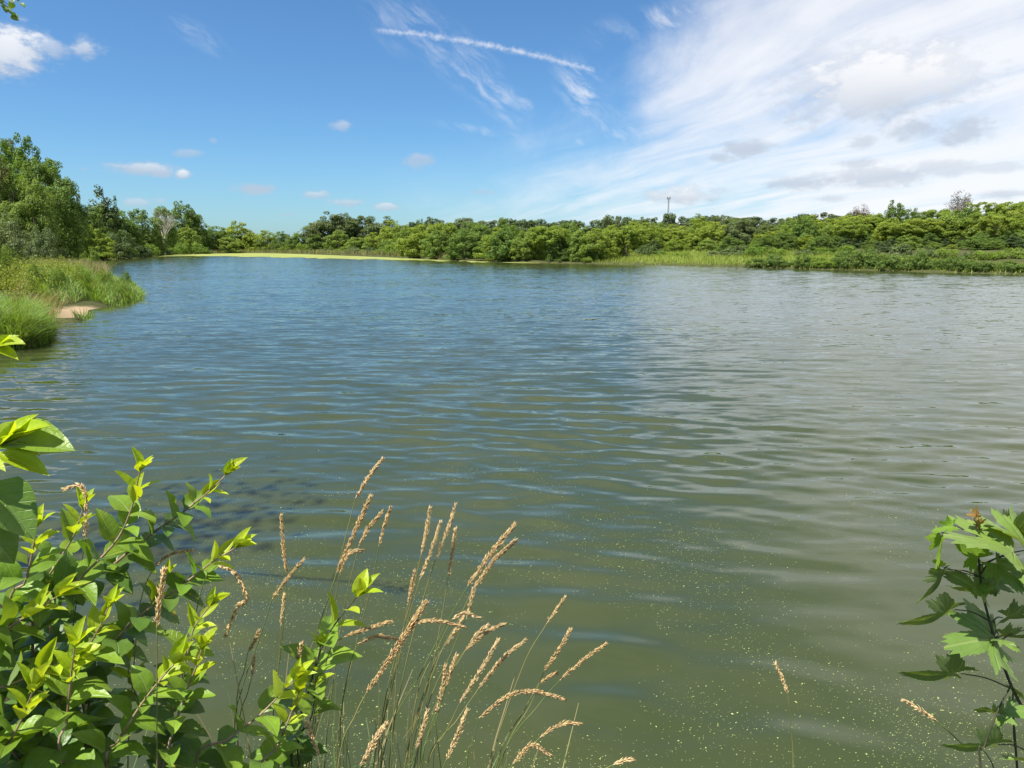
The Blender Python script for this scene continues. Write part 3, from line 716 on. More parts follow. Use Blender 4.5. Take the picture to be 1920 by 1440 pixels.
def scatter(n, test):
    """rejection sampling in az/range boxes: test = (px0, px1, d0, d1, fn(sd) -> probability)"""
    px0, px1, d0, d1, fn = test
    d = rng.uniform(d0, d1, n); px = rng.uniform(px0, px1, n)
    x = (px - CX) / F * d * CP; s = shore(x, d)
    k = rng.random(n) < fn(s, x, d, px)
    return x[k], d[k], s[k]
def notsand(x, y): return (np.abs(x - SAND[0]) > 1.5) | (np.abs(y - SAND[1]) > 4.2)
def clump(x, y, f): return 0.5 + 0.5 * np.sin(x * f + 1.7 * np.sin(y * f * 0.8)) * np.sin(y * f * 1.1 + 1.3 * np.sin(x * f * 0.7))
# near clump and peninsula
g = Geo()
x, y, s = scatter(24000, (-60, 74, 17.5, 24, lambda s, x, y, p: ((s > -0.15) & (s < 4.5) & notsand(x, y)) * (0.35 + 0.65 * clump(x, y, 2.2))))
cl = clump(x, y, 2.2)
blades(g, x, y, height(x, y) - 0.03, rng.uniform(0.6, 1.1, len(x)) * (0.7 + 0.6 * cl), rng.uniform(0.016, 0.034, len(x)), rng.uniform(0.3, 1.2, len(x)), 4, dirn=rng.normal(0, 0.9, len(x)) + 5 * np.sin(x * 1.3 + y * 0.9))
x, y, s = scatter(52000, (60, 285, 24, 48, lambda s, x, y, p: ((s > -0.25) & (s < 7) & notsand(x, y) & (y > 27)) * (0.25 + 0.7 * clump(x, y, 1.4))))
cl = clump(x, y, 1.4)
blades(g, x, y, height(x, y) - 0.03, rng.uniform(0.45, 0.9, len(x)) * (0.6 + 0.75 * cl) * (0.75 + 0.3 * np.minimum(np.maximum(s, 0), 2)), rng.uniform(0.025, 0.048, len(x)), rng.uniform(0.2, 1.0, len(x)), 3, dirn=rng.normal(0, 0.9, len(x)) + 4 * np.sin(x * 0.9 + y * 0.7))
x, y, s = scatter(2500, (78, 94, 22, 25, lambda s, x, y, p: ((s > -0.2) & (s < 0.6)) * 0.5))
blades(g, x, y, height(x, y) - 0.02, rng.uniform(0.12, 0.3, len(x)), rng.uniform(0.012, 0.02, len(x)), rng.uniform(0.3, 1.0, len(x)))
tag(obj('bank_grass', g.mesh('bank_grass', M['sedge'])), 'long arching green grass covering the left point by the sand', 'grass', kind='stuff')
g = Geo()
x, y, s = scatter(6000, (-80, 150, 27, 44, lambda s, x, y, p: ((s > 2.0) & (s < 16)) * 0.7))
c = np.repeat(np.stack([x, y, height(x, y)], 1), 5, 0)
hh = np.repeat(rng.uniform(0.6, 1.5, len(x)), 5)
c[:, 2] += hh * rng.uniform(0.25, 1.0, len(c)); c[:, :2] += rng.normal(0, 0.09, (len(c), 2))
cards(g, c, unit(rng.normal(size=c.shape) * 0.7 + np.array([0, 0, 1.0])), rng.uniform(0.06, 0.14, len(c)), 0.4)
tag(obj('yellow_weeds', g.mesh('yellow_weeds', M['weed'])), 'yellow-green leafy weeds behind the grass of the left point', 'weeds', kind='stuff')
g = Geo()
x, y, s = scatter(14000, (60, 190, 44, 66, lambda s, x, y, p: ((s > -0.2) & (s < 14)) * 0.9))
blades(g, x, y, height(x, y) - 0.03, rng.uniform(0.9, 1.7, len(x)), rng.uniform(0.02, 0.04, len(x)), rng.uniform(0.1, 0.6, len(x)))
x, y, s = scatter(2200, (0, 110, 22.5, 30, lambda s, x, y, p: ((s > 1.0) & (s < 8)) * 0.35))
blades(g, x, y, height(x, y) - 0.03, rng.uniform(1.0, 1.5, len(x)), rng.uniform(0.010, 0.018, len(x)), rng.uniform(0.4, 1.2, len(x)), dirn=rng.normal(0.2, 0.5, len(x)))
x, y, s = scatter(40000, (360, 850, 120, 300, lambda s, x, y, p: ((s > 0) & (s < 9)) * 0.9))
blades(g, x, y, height(x, y) - 0.03, rng.uniform(0.9, 1.7, len(x)), rng.uniform(0.07, 0.14, len(x)), rng.uniform(0.1, 0.6, len(x)), 2)
tag(obj('tan_grass', g.mesh('tan_grass', M['tan'])), 'dry tan grass behind the left point and along the marsh', 'grass', kind='stuff')
g = Geo()
x, y, s = scatter(110000, (440, 860, 120, 320, lambda s, x, y, p: ((s > 3) & (s < 30)) * 0.45))
blades(g, x, y, height(x, y) - 0.03, rng.uniform(0.9, 1.6, len(x)), rng.uniform(0.08, 0.16, len(x)), rng.uniform(0.1, 0.6, len(x)), 2)
x, y, s = scatter(170000, (1100, 2050, 64, 190, lambda s, x, y, p: ((s > -0.1) & (s < np.maximum(38 - 0.055 * np.maximum(p - 1300, 0), 7))) * 0.75))
blades(g, x, y, height(x, y) - 0.03, rng.uniform(0.6, 1.2, len(x)) * (0.45 + 0.55 * sstep(s, 0.5, 5)), rng.uniform(0.03, 0.065, len(x)), rng.uniform(0.15, 0.8, len(x)), 2)
x, y, s = scatter(30000, (150, 500, 90, 300, lambda s, x, y, p: ((s > -0.1) & (s < 12)) * 0.6))
blades(g, x, y, height(x, y) - 0.03, rng.uniform(0.5, 1.1, len(x)), rng.uniform(0.05, 0.11, len(x)), rng.uniform(0.15, 0.7, len(x)), 2)
tag(obj('marsh_grass', g.mesh('marsh_grass', M['marsh'])), 'bright yellow-green marsh grass along the far banks', 'grass', kind='stuff')
for a in [('near_shrub', 0, 452, 50, 33, 'bright leafy bush at the left edge above the grass clump'), ('near_shrub', 165, 462, 44, 60, 'tan-green bushy clump at the back of the left point'),
          ('near_shrub', -45, 440, 70, 33, 'leafy bush cut off by the left edge above the grass')]:
    plant(*a, group='bushes of the left point')
for i, (px, ty, w_, d_) in enumerate([(60, 492, 46, 33), (100, 500, 40, 34), (150, 497, 40, 37), (190, 502, 34, 37), (226, 506, 26, 36)]):
    plant('near_shrub', px, ty, w_, d_, 'leafy green weed bush standing in the point grass, %s from the left' % WORDS[i], 'weed bushes in the point grass')

# ------------------------------------------------------------------ foreground plants
def leaf_mat(name, top, under, vein, trans, spot=0.0, yel=(0.42, 0.36, 0.03), rough=0.38, palm=False):
    m, N = mat_new(name)
    oc = N.new('ShaderNodeTexCoord').outputs['Object']; ox, oy, oz = N.sep(oc)
    rnd = N.new('ShaderNodeObjectInfo').outputs['Random']
    ge = N.new('ShaderNodeNewGeometry')
    ax = N.m('ABSOLUTE', ox)
    mid = N.ss(ax, 0.020, 0.006)
    side = N.ss(N.m('ABSOLUTE', N.m('SUBTRACT', N.m('FRACT', N.m('MULTIPLY', N.m('SUBTRACT', oy, N.m('MULTIPLY', ax, 0.75)), 7.0)), 0.5)), 0.07, 0.0)
    vn = N.m('MAXIMUM', mid, N.m('MULTIPLY', side, 0.16))
    if palm:
        vn = mid; yy = N.m('SUBTRACT', oy, 0.10)
        for a_ in (46, 88):
            sa_, ca_ = math.sin(math.radians(a_)), math.cos(math.radians(a_))
            al = N.m('ADD', N.m('MULTIPLY', ax, sa_), N.m('MULTIPLY', yy, ca_))
            pe = N.m('ABSOLUTE', N.m('SUBTRACT', N.m('MULTIPLY', ax, ca_), N.m('MULTIPLY', yy, sa_)))
            vn = N.m('MAXIMUM', vn, N.m('MULTIPLY', N.ss(pe, 0.016, 0.004), N.m('GREATER_THAN', al, 0.0)))
    mott = N.noise(N.v('ADD', oc, N.comb(N.m('MULTIPLY', rnd, 40.0), 0.0, 0.0)), 5.0, 4.0, 0.6)
    hs = N.new('ShaderNodeHueSaturation'); N.put(hs.inputs['Color'], (*top, 1))
    N.put(hs.inputs['Value'], N.m('ADD', 0.72, N.m('ADD', N.m('MULTIPLY', rnd, 0.36), N.m('MULTIPLY', mott, 0.4))))
    N.put(hs.inputs['Hue'], N.m('ADD', 0.492, N.m('MULTIPLY', N.m('FRACT', N.m('MULTIPLY', rnd, 13.7)), 0.016)))
    col = N.mix(N.m('MULTIPLY', vn, 0.7), hs.outputs[0], (*vein, 1))
    if spot:
        sp = N.m('MULTIPLY', N.ss(mott, 0.60, 0.66), N.m('GREATER_THAN', N.m('FRACT', N.m('MULTIPLY', rnd, 5.3)), 1 - spot))
        col = N.mix(sp, col, (*yel, 1))
    colu = N.mix(N.m('MULTIPLY', vn, 0.6), (*under, 1), (*vein, 1))
    col2 = N.mix(ge.outputs['Backfacing'], col, colu)
    bp = N.new('ShaderNodeBump'); bp.inputs['Strength'].default_value = 0.35; bp.inputs['Distance'].default_value = 0.02
    N.put(bp.inputs['Height'], N.m('SUBTRACT', N.m('MULTIPLY', mott, 0.3), vn))
    p = principled(N, col2, rough, 0.45); m.node_tree.links.new(bp.outputs[0], p.inputs['Normal'])
    t = N.new('ShaderNodeBsdfTranslucent')
    tc = N.mix(1.0, col, (1.5, 1.35, 0.45, 1)); m.node_tree.nodes[-1].blend_type = 'MULTIPLY'
    N.put(t.inputs[0], tc)
    mx = N.new('ShaderNodeMixShader'); mx.inputs[0].default_value = trans
    m.node_tree.links.new(p.outputs[0], mx.inputs[1]); m.node_tree.links.new(t.outputs[0], mx.inputs[2])
    return finish(m, N, mx.outputs[0])
M['leaf_old'] = leaf_mat('leaf_old', (0.095, 0.175, 0.028), (0.15, 0.22, 0.09), (0.16, 0.24, 0.08), 0.33, 0.25)
M['leaf_mid'] = leaf_mat('leaf_mid', (0.165, 0.270, 0.026), (0.19, 0.27, 0.09), (0.22, 0.31, 0.08), 0.36, 0.08)
M['leaf_young'] = leaf_mat('leaf_young', (0.34, 0.44, 0.018), (0.33, 0.42, 0.06), (0.42, 0.48, 0.06), 0.45)
M['leaf_maple'] = leaf_mat('leaf_maple', (0.150, 0.240, 0.050), (0.10, 0.14, 0.060), (0.24, 0.31, 0.10), 0.30, 0.1, palm=True)
M['leaf_dry'] = leaf_mat('leaf_dry', (0.26, 0.16, 0.04), (0.26, 0.15, 0.05), (0.44, 0.30, 0.10), 0.3)
M['twig'] = bark('twig', (0.20, 0.135, 0.09), (0.34, 0.25, 0.17), 60)
M['twig_dark'] = bark('twig_dark', (0.045, 0.052, 0.026), (0.085, 0.075, 0.045), 60)
M['stalk'] = bark('grass_stalk', (0.13, 0.15, 0.04), (0.24, 0.21, 0.08), 25)
M['stalk_green'] = bark('grass_stalk_green', (0.085, 0.13, 0.035), (0.13, 0.17, 0.05), 25)
M['straw'] = bark('straw', (0.36, 0.22, 0.11), (0.48, 0.33, 0.18), 30)
M['seed'] = foliage('seed_head', (0.64, 0.49, 0.25), (0.76, 0.63, 0.38), 0.4, 0.3, 0.8, 0.1, dead=(0.9, (0.30, 0.18, 0.08)))
M['blade'] = foliage('grass_blade', (0.13, 0.20, 0.10), (0.10, 0.17, 0.05), 0.3, 0.1)

def leaf_shape(name, W0, peak, fold, curl, mat, wavy=0.0, seed=0, rows=7):
    """a pointed oval leaf of length 1 along +Y, upper side +Z"""
    rg = np.random.default_rng(seed); g = Geo(); vs = []
    for i in range(rows):
        t = i / (rows - 1)
        w = W0 * (t / peak) ** 0.62 * math.exp(0.62 * (1 - t / peak)) * (1 - t ** 4.5) if t > 0 else 0.004
        if t >= 1: w = 0.003
        for u in (-1, -0.55, 0, 0.55, 1):
            up_ = fold * abs(u) * w + wavy * w * math.sin(t * 9 + u * 3 + seed) * abs(u)
            vs.append((u * w * (1 - 0.25 * fold * abs(u)), t * (1 - 0.25 * curl * t), up_ - curl * t * t * 0.42 - 0.10 * w * (abs(u) ** 3)))
    q = []
    for i in range(rows - 1):
        for j in range(4):
            a = i * 5 + j; q.append((a, a + 1, a + 6, a + 5))
    g.add(vs, q)
    return g.mesh(name, mat, True)
LEAF = {'old': [leaf_shape('leaf_old', 0.31 + 0.03 * k, 0.36, [0.45, 0.2, 0.6, 0.3][k], [0.35, 0.7, 0.15, 1.0][k], M['leaf_old'], 0.12, k) for k in range(4)],
        'mid': [leaf_shape('leaf_mid', 0.28 + 0.03 * k, 0.36, [0.5, 0.25, 0.6][k], [0.4, 0.7, 0.15][k], M['leaf_mid'], 0.12, k + 5) for k in range(3)],
        'young': [leaf_shape('leaf_young', 0.225 + 0.03 * k, 0.40, [0.7, 0.45, 0.9][k], [0.15, 0.45, -0.15][k], M['leaf_young'], 0.06, k + 9) for k in range(3)]}

def orient(base, tip_dir, nrm, size, width=1.0):
    y = Vector(tip_dir).normalized(); z = Vector(nrm); z = (z - y * z.dot(y))
    if z.length < 1e-4: z = Vector((0.1, 0.2, 1)) - y * Vector((0.1, 0.2, 1)).dot(y)
    z.normalize(); x = y.cross(z)
    m_ = Matrix((x, y, z)).transposed().to_4x4()
    return Matrix.Translation(base) @ m_ @ Matrix.Diagonal((size * width, size, size, 1))
COLLECT = None
def put_leaf(kind, parent, base, tdir, nrm, size, width=1.0, name='leaf'):
    me = kind if not isinstance(kind, str) else LEAF[kind][R.randrange(len(LEAF[kind]))]
    if COLLECT is not None:
        COLLECT.append((kind, me, parent, orient(base, tdir, nrm, size, width), size)); return None
    o = bpy.data.objects.new(name, me); link(o, parent)
    o.matrix_basis = orient(base, tdir, nrm, size, width)
    return o
def shoot(root, stem_pts, r0, r1, lo, hi, size, gap, young=4, tipbunch=True, mat='twig', skip=0.0, sides=6, name='branch'):
    """one woody shoot with opposite leaf pairs; points in root space, tip last"""
    c = curve(stem_pts, 26); g = Geo()
    tube(g, c, np.linspace(r0, r1, len(c)), sides)
    st = obj(name, g.mesh(name, M[mat], True), root)
    seg = np.linalg.norm(np.diff(c, axis=0), axis=1); acc = np.concatenate([[0], np.cumsum(seg)]); Ltot = acc[-1]
    s = Ltot * lo; k = R.randrange(2); nodes = []
    while s < Ltot * hi:
        nodes.append(s); left = Ltot - s
        s += gap * (0.55 + 0.45 * min(1, left / 0.25)) * R.uniform(0.85, 1.15)
    for i, s in enumerate(nodes):
        p = Vector([np.interp(s, acc, c[:, j]) for j in range(3)])
        p2 = Vector([np.interp(min(s + 0.01, Ltot), acc, c[:, j]) for j in range(3)])
        p1 = Vector([np.interp(max(s - 0.01, 0), acc, c[:, j]) for j in range(3)])
        t = (p2 - p1).normalized()
        ref = Vector((0, 0, 1)) if abs(t.z) < 0.9 else Vector((1, 0, 0))
        a = t.cross(ref).normalized(); b = a.cross(t)
        rank = len(nodes) - 1 - i
        th = (k + i) % 2 * math.pi / 2 + R.uniform(-0.35, 0.35)
        for sgn in (0, math.pi):
            if R.random() < skip: continue
            rad_ = a * math.cos(th + sgn) + b * math.sin(th + sgn)
            fr = min(1.0, 0.60 + 0.13 * rank)
            kind = 'young' if rank < young * 0.45 else ('mid' if rank < young + 1 else ('old' if R.random() < 0.6 else 'mid'))
            dirn = rad_ * R.uniform(0.75, 1.0) + t * (R.uniform(0.55, 0.9) if rank > 1 else 1.1) + Vector((0, 0, -0.12 * min(rank, 5) / 2 + R.uniform(-0.25, 0.2)))
            nrm = t * 0.8 + Vector((0, 0, 0.9)) - rad_ * 0.2 + Vector((R.uniform(-.35, .35), R.uniform(-.45, .2), 0))
            put_leaf(kind, st, p + rad_ * 0.004, dirn, nrm, size * fr * R.uniform(0.82, 1.15), R.uniform(0.85, 1.1))
    if tipbunch:
        p = Vector(c[-1]); t = Vector(c[-1] - c[-3]).normalized()
        ref = Vector((0, 0, 1)) if abs(t.z) < 0.9 else Vector((1, 0, 0))
        a = t.cross(ref).normalized(); b = a.cross(t)
        for j in range(5):
            th = j * 2.4 + R.uniform(-.3, .3); rad_ = a * math.cos(th) + b * math.sin(th)
            put_leaf('young', st, p, t * (1.0 + 0.4 * (j > 2)) + rad_ * R.uniform(0.35, 0.8), t * -0.3 + Vector((0, 0, 1)) + rad_ * -0.6, size * R.uniform(0.5, 0.8), R.uniform(0.85, 1.05))
    return st
def pix_path(pts, root):
    """[(px, py, depth)] -> points in root space"""
    return [P(*q) - root for q in pts]

# the big leafy shrub on the left
rx_, ry_ = -1.02, 1.55
root = Vector((rx_, ry_, hgt(rx_, ry_) - 0.02))
bush = empty('leafy_shrub', root)
tag(bush, 'bright leafy shrub with opposite pointed leaves filling the lower left corner', 'shrub')
COLLECT = []
def bushstem(pts, size, gap, lo=0.25, young=4, r=0.0042, bunch=True, off=None, skip=0.0):
    o_ = Vector((R.uniform(-.12, .12), R.uniform(-.12, .12), 0.0)) if off is None else off
    first = P(*pts[0]) - root
    low = Vector((first.x * 0.45 + o_.x, first.y * 0.45 + o_.y, first.z * 0.45))
    return shoot(bush, [Vector((o_.x * 0.6, o_.y * 0.6, -0.05)), low] + pix_path(pts, root), r, 0.0014, lo, 0.985, size, gap, young, bunch, skip=skip)
for pts, sz, gp in [
        ([(60, 1185, 1.42), (150, 1085, 1.44), (215, 1018, 1.45), (246, 955, 1.46), (262, 885, 1.46)], 0.078, 0.050),
        ([(90, 1170, 1.50), (200, 1070, 1.50), (275, 1008, 1.50), (340, 962, 1.50), (396, 918, 1.50), (422, 892, 1.50)], 0.066, 0.042),
        ([(150, 1275, 1.46), (215, 1200, 1.47), (270, 1148, 1.48), (335, 1102, 1.48), (395, 1056, 1.48), (440, 1028, 1.48)], 0.066, 0.044),
        ([(300, 1420, 1.42), (330, 1310, 1.42), (352, 1225, 1.42), (365, 1175, 1.42), (392, 1138, 1.42)], 0.066, 0.046),
        ([(305, 1440, 1.36), (325, 1370, 1.36), (352, 1290, 1.37), (366, 1255, 1.37), (378, 1218, 1.37)], 0.066, 0.046),
        ([(60, 1420, 1.36), (105, 1330, 1.36), (150, 1240, 1.36), (182, 1185, 1.36), (203, 1140, 1.36)], 0.080, 0.056),
        ([(124, 1440, 1.28), (126, 1350, 1.28), (133, 1270, 1.28), (140, 1215, 1.28)], 0.080, 0.052),
        ([(200, 1440, 1.30), (222, 1390, 1.30), (262, 1325, 1.31), (300, 1275, 1.32), (326, 1246, 1.32)], 0.070, 0.050),
        ([(20, 1180, 1.40), (48, 1090, 1.40), (62, 1030, 1.40), (68, 990, 1.40)], 0.072, 0.048),
        ([(40, 1170, 1.55), (95, 1075, 1.55), (138, 1005, 1.55), (155, 955, 1.55)], 0.076, 0.050),
        ([(-60, 1200, 1.30), (0, 1185, 1.32), (60, 1148, 1.34), (105, 1120, 1.35)], 0.090, 0.060),
        ([(-70, 1310, 1.25), (0, 1290, 1.27), (70, 1262, 1.30), (130, 1235, 1.30)], 0.085, 0.056),
        ([(-40, 1440, 1.20), (10, 1400, 1.20), (40, 1350, 1.2), (60, 1300, 1.2)], 0.080, 0.052),
        ([(170, 1300, 1.55), (235, 1200, 1.55), (285, 1130, 1.56), (310, 1085, 1.56)], 0.066, 0.05),
        ([(330, 1440, 1.50), (290, 1370, 1.50), (250, 1290, 1.5), (235, 1225, 1.5)], 0.070, 0.05)]:
    bushstem(pts, sz * 1.16, gp * 0.82)
def in_photo(p):
    v = p - Vector((0, 0, CAMH)); f = v.y * CP - v.z * SP; u = v.y * SP + v.z * CP
    return CX + F * v.x / f, CY - F * u / f, f
def flush_leaves(root_, owner, limit):
    """the leaves that show largest stay leaves of their own, the rest is one mass of foliage"""
    global COLLECT
    rank = []
    for k, (kind, me, par, mt, sz) in enumerate(COLLECT):
        px, py, dep = in_photo(root_ + mt.translation)
        seen = -30 < px < 1930 and py < 1455
        rank.append((0 if seen else 1, -(sz / dep) * (1.5 if kind == 'young' else 1.0) * (1.6 if dep < 1.45 else 1.0), k))
    rank.sort(); g = {}
    for n_, (_, _, k) in enumerate(rank):
        kind, me, par, mt, sz = COLLECT[k]
        if n_ < limit:
            o = bpy.data.objects.new('leaf', me); link(o, par); o.matrix_basis = mt
        else:
            co = np.empty(len(me.vertices) * 3); me.vertices.foreach_get('co', co)
            A = np.array(mt); co = co.reshape(-1, 3) @ A[:3, :3].T + A[:3, 3]
            q = np.array([tuple(p_.vertices) for p_ in me.polygons])
            g.setdefault(kind, Geo()).add(co, q)
    COLLECT = None
    if not g: return
    allg = Geo(); idx = []
    for mi, kind in enumerate(('old', 'mid', 'young')):
        if kind in g:
            q = np.concatenate(g[kind].q); allg.add(np.concatenate(g[kind].v), q); idx += [mi] * len(q)
    me = allg.mesh('foliage', None, True)
    for kind in ('old', 'mid', 'young'): me.materials.append(M['mass_' + kind])
    me.polygons.foreach_set('material_index', np.array(idx, np.int32))
    o = obj('foliage', me, owner); o['kind'] = 'stuff'
for k_n, c_ in (('old', (0.095, 0.175, 0.028)), ('mid', (0.165, 0.270, 0.026)), ('young', (0.34, 0.44, 0.018))):
    M['mass_' + k_n] = foliage('foliage_' + k_n, c_, c_, 0.35, 0.2, 0.4, 0.45)
flush_leaves(root, bush, 300)
# nearer shrub whose twigs reach in from the left edge
nroot = Vector((-1.18, 0.72, hgt(-1.18, 0.72) - 0.02))
nbush = empty('leafy_shrub', nroot)
tag(nbush, 'nearer shrub with large leaves reaching in at the left edge', 'shrub')
for pts, sz, gp, yg in [([(-330, 1050, 0.80), (-220, 960, 0.80), (-90, 880, 0.78), (-5, 838, 0.77)], 0.074, 0.05, 6), ([(-330, 1120, 0.85), (-220, 1030, 0.84), (-110, 970, 0.83), (-30, 930, 0.82)], 0.080, 0.06, 1),
                    ([(-330, 800, 0.92), (-210, 720, 0.92), (-90, 680, 0.92), (-8, 650, 0.92)], 0.052, 0.045, 6)]:
    pp = pix_path(pts, nroot)
    st_ = shoot(nbush, [Vector((0, 0, -0.05)), Vector((pp[0].x * 0.5 - 0.08, pp[0].y * 0.5, pp[0].z * 0.5))] + pp, 0.0042, 0.0014, 0.62, 0.985, sz, gp, yg, yg > 2)
for (bx, by, tx, ty, d_, kd, s_) in [(0, 850, 92, 888, 0.77, 'young', 0.066), (10, 830, 138, 838, 0.78, 'mid', 0.074), (5, 825, 90, 792, 0.78, 'young', 0.05), (-20, 905, 66, 1010, 0.8, 'old', 0.085), (-40, 985, 40, 1050, 0.8, 'old', 0.075),
                                     (-8, 650, 42, 632, 0.92, 'young', 0.04), (-8, 652, 34, 672, 0.92, 'young', 0.036)]:
    b_, t_ = P(bx, by, d_) - nroot, P(tx, ty, d_ - 0.015) - nroot
    put_leaf(kd, st_, b_, t_ - b_, Vector((0.1, -0.5, 1)), (t_ - b_).length * 1.03)
# sapling in the middle
def sapling(name, rpos, label, shoots):
    rt = Vector((rpos[0], rpos[1], hgt(*rpos) - 0.02)); e = empty(name, rt); tag(e, label, 'shrub')
    for pts, sz, gp, yg, mt, lo, sk in shoots:
        pp = pix_path(pts, rt)
        low = Vector((pp[0].x * 0.5, pp[0].y * 0.5, pp[0].z * 0.5))
        shoot(e, [Vector((0, 0, -0.05)), low] + pp, 0.004, 0.0015, lo, 0.985, sz, gp, yg, True, mt, sk)
    return e
sapling('leafy_sapling', (-0.42, 1.75), 'slim sapling with a bright yellow-green leaf rosette among the grass heads',
        [([(548, 1440, 1.62), (575, 1310, 1.62), (603, 1215, 1.62), (632, 1165, 1.62), (668, 1120, 1.62)], 0.115, 0.066, 4, 'twig_dark', 0.62, 0.1),
         ([(560, 1430, 1.58), (585, 1340, 1.58), (592, 1260, 1.58), (600, 1215, 1.58)], 0.078, 0.055, 3, 'twig_dark', 0.5, 0.1)])
sapling('leafy_sapling', (-0.66, 1.5), 'leafy shoot with round green leaves leaning right at the bottom edge',
        [([(365, 1445, 1.40), (430, 1385, 1.41), (490, 1338, 1.42), (550, 1275, 1.42)], 0.10, 0.066, 3, 'twig', 0.5, 0.0),
         ([(480, 1470, 1.42), (520, 1400, 1.42), (545, 1340, 1.42), (560, 1300, 1.42)], 0.08, 0.052, 3, 'twig', 0.5, 0.0)])

# grass stalks with seed heads
def spike(g, c, r, n, rg):
    """spikelets along a curve c"""
    acc = np.linspace(0, 1, len(c))
    for i in range(n):
        s = rg.random() ** 0.9; p = np.array([np.interp(s, acc, c[:, j]) for j in range(3)])
        j = min(int(s * (len(c) - 1)), len(c) - 2); t = unit(c[j + 1] - c[j])
        side = unit(np.cross(t, unit(rg.normal(size=3))))
        env = math.sin(math.pi * min(0.97, 0.10 + 0.86 * s)) ** 0.6 * rg.uniform(0.6, 1.25)
        d_ = unit(t * 1.0 + side * rg.uniform(0.08, 0.5))
        q = p + side * r * env * rg.uniform(0.1, 0.8)
        L_ = rg.uniform(0.007, 0.0165); w_ = 0.00095
        a = unit(np.cross(d_, side)); b = np.cross(d_, a)
        v = [q, q + d_ * L_ * .45 + a * w_, q + d_ * L_ * .45 + b * w_, q + d_ * L_ * .45 - a * w_, q + d_ * L_ * .45 - b * w_, q + d_ * L_]
        g.add(v, None, [(0, 2, 1), (0, 3, 2), (0, 4, 3), (0, 1, 4), (5, 1, 2), (5, 2, 3), (5, 3, 4), (5, 4, 1)])
def z6(*pts): return [(400 + a * 0.41667, 840 + b * 0.41667) for a, b in pts]
STALKS = []   # (head points tip first, stem points downwards, depth, radius, spikelets, look)
def S(head, stem, d, r=0.007, n=90, look='upright', raw=False):
    STALKS.append((head if raw else z6(*head), stem if raw else z6(*stem), d, r, n, look))
S([(757, 55), (700, 130), (640, 225)], [(600, 380), (555, 560), (470, 820), (380, 1150)], 1.75, .007, 90, 'tallest')
S([(705, 225), (640, 370), (555, 560)], [(510, 740), (440, 1000), (350, 1440)], 1.72, .010, 170, 'thick upright')
S([(757, 290), (700, 360), (655, 440)], [(605, 640), (560, 900), (500, 1440)], 1.80)
S([(795, 275), (770, 350), (745, 440)], [(710, 620), (640, 900), (560, 1300)], 1.85, .006, 70)
S([(305, 310), (315, 440), (330, 560)], [(322, 700), (300, 950), (270, 1120)], 1.80, .006, 80, 'straight')
S([(402, 507), (330, 590), (265, 680)], [(210, 850), (130, 1080), (95, 1300)], 1.70, .006, 80, 'right-leaning')
S([(318, 668), (312, 730), (304, 800)], [(300, 900), (285, 1200)], 1.78, .005, 45, 'short')
S([(205, 828), (180, 880), (155, 920)], [(140, 1000), (105, 1200)], 1.65, .006, 40, 'short')
S([(186, 940), (180, 980), (172, 1035)], [(155, 1100), (110, 1300)], 1.65, .005, 40, 'short dark')
S([(672, 462), (610, 475), (570, 560)], [(548, 680), (500, 900), (430, 1440)], 1.74, .009, 80, 'side-bent')
S([(975, 275), (960, 370), (935, 480)], [(880, 720), (780, 1100), (740, 1440)], 1.76)
S([(1020, 340), (985, 450), (930, 590)], [(870, 800), (800, 1100), (720, 1440)], 1.74)
S([(1090, 260), (1050, 380), (1000, 500)], [(950, 660), (860, 1000), (790, 1440)], 1.78, .007, 100)
S([(1088, 370), (1075, 470), (1057, 580)], [(1030, 750), (960, 1150), (930, 1440)], 1.80, .006, 80)
S([(1352, 350), (1260, 460), (1145, 620)], [(1060, 770), (930, 1020), (770, 1350)], 1.66, .010, 170, 'thick right-leaning')
S([(1358, 420), (1270, 500), (1160, 650)], [(1100, 780), (1000, 980), (860, 1440)], 1.68, .010, 150, 'thick right-leaning')
S([(1170, 640), (1160, 690), (1140, 760)], [(1080, 900), (930, 1300)], 1.70, .006, 50, 'short')
S([(905, 560), (892, 630), (875, 705)], [(840, 900), (760, 1300)], 1.72, .006, 55, 'short')
S([(952, 700), (860, 850), (690, 1100)], [(640, 1200), (560, 1440)], 1.30, .011, 230, 'large nearest')
S([(1122, 805), (1010, 778), (900, 785)], [(835, 880), (820, 1100), (800, 1440)], 1.60, .007, 110, 'arched')
S([(1192, 762), (1130, 745), (1075, 770)], [(1020, 880), (900, 1200)], 1.64, .006, 60, 'arched short')
S([(822, 860), (730, 850), (650, 880)], [(610, 1000), (570, 1300)], 1.62, .008, 90, 'arched')
S([(795, 782), (690, 815), (590, 850)], [(530, 900), (480, 1100), (440, 1440)], 1.60, .008, 120, 'drooping')
S([(1302, 795), (1220, 835), (1135, 910)], [(1050, 1060), (900, 1440)], 1.66, .007, 90, 'right-leaning')
S([(1232, 800), (1190, 835), (1150, 885)], [(1070, 1020), (930, 1440)], 1.68, .006, 50, 'right-leaning short')
S([(1122, 765), (1085, 830), (1040, 890)], [(980, 1010), (860, 1440)], 1.70, .006, 60, 'slim')
S([(1580, 675), (1545, 725), (1500, 790)], [(1390, 990), (1250, 1440)], 1.85, .006, 50, 'pale distant')
S([(1605, 822), (1560, 900), (1490, 1000)], [(1430, 1150), (1290, 1440)], 1.66, .007, 90, 'dark')
S([(1762, 885), (1670, 950), (1560, 1045)], [(1470, 1150), (1280, 1440)], 1.66, .006, 90, 'far-right leaning')
S([(1540, 1015), (1510, 1030), (1465, 1060)], [(1400, 1180), (1270, 1440)], 1.68, .006, 35, 'short')
S([(1280, 868), (1210, 990), (1110, 1145)], [(1040, 1290), (960, 1440)], 1.60, .007, 110, 'long')
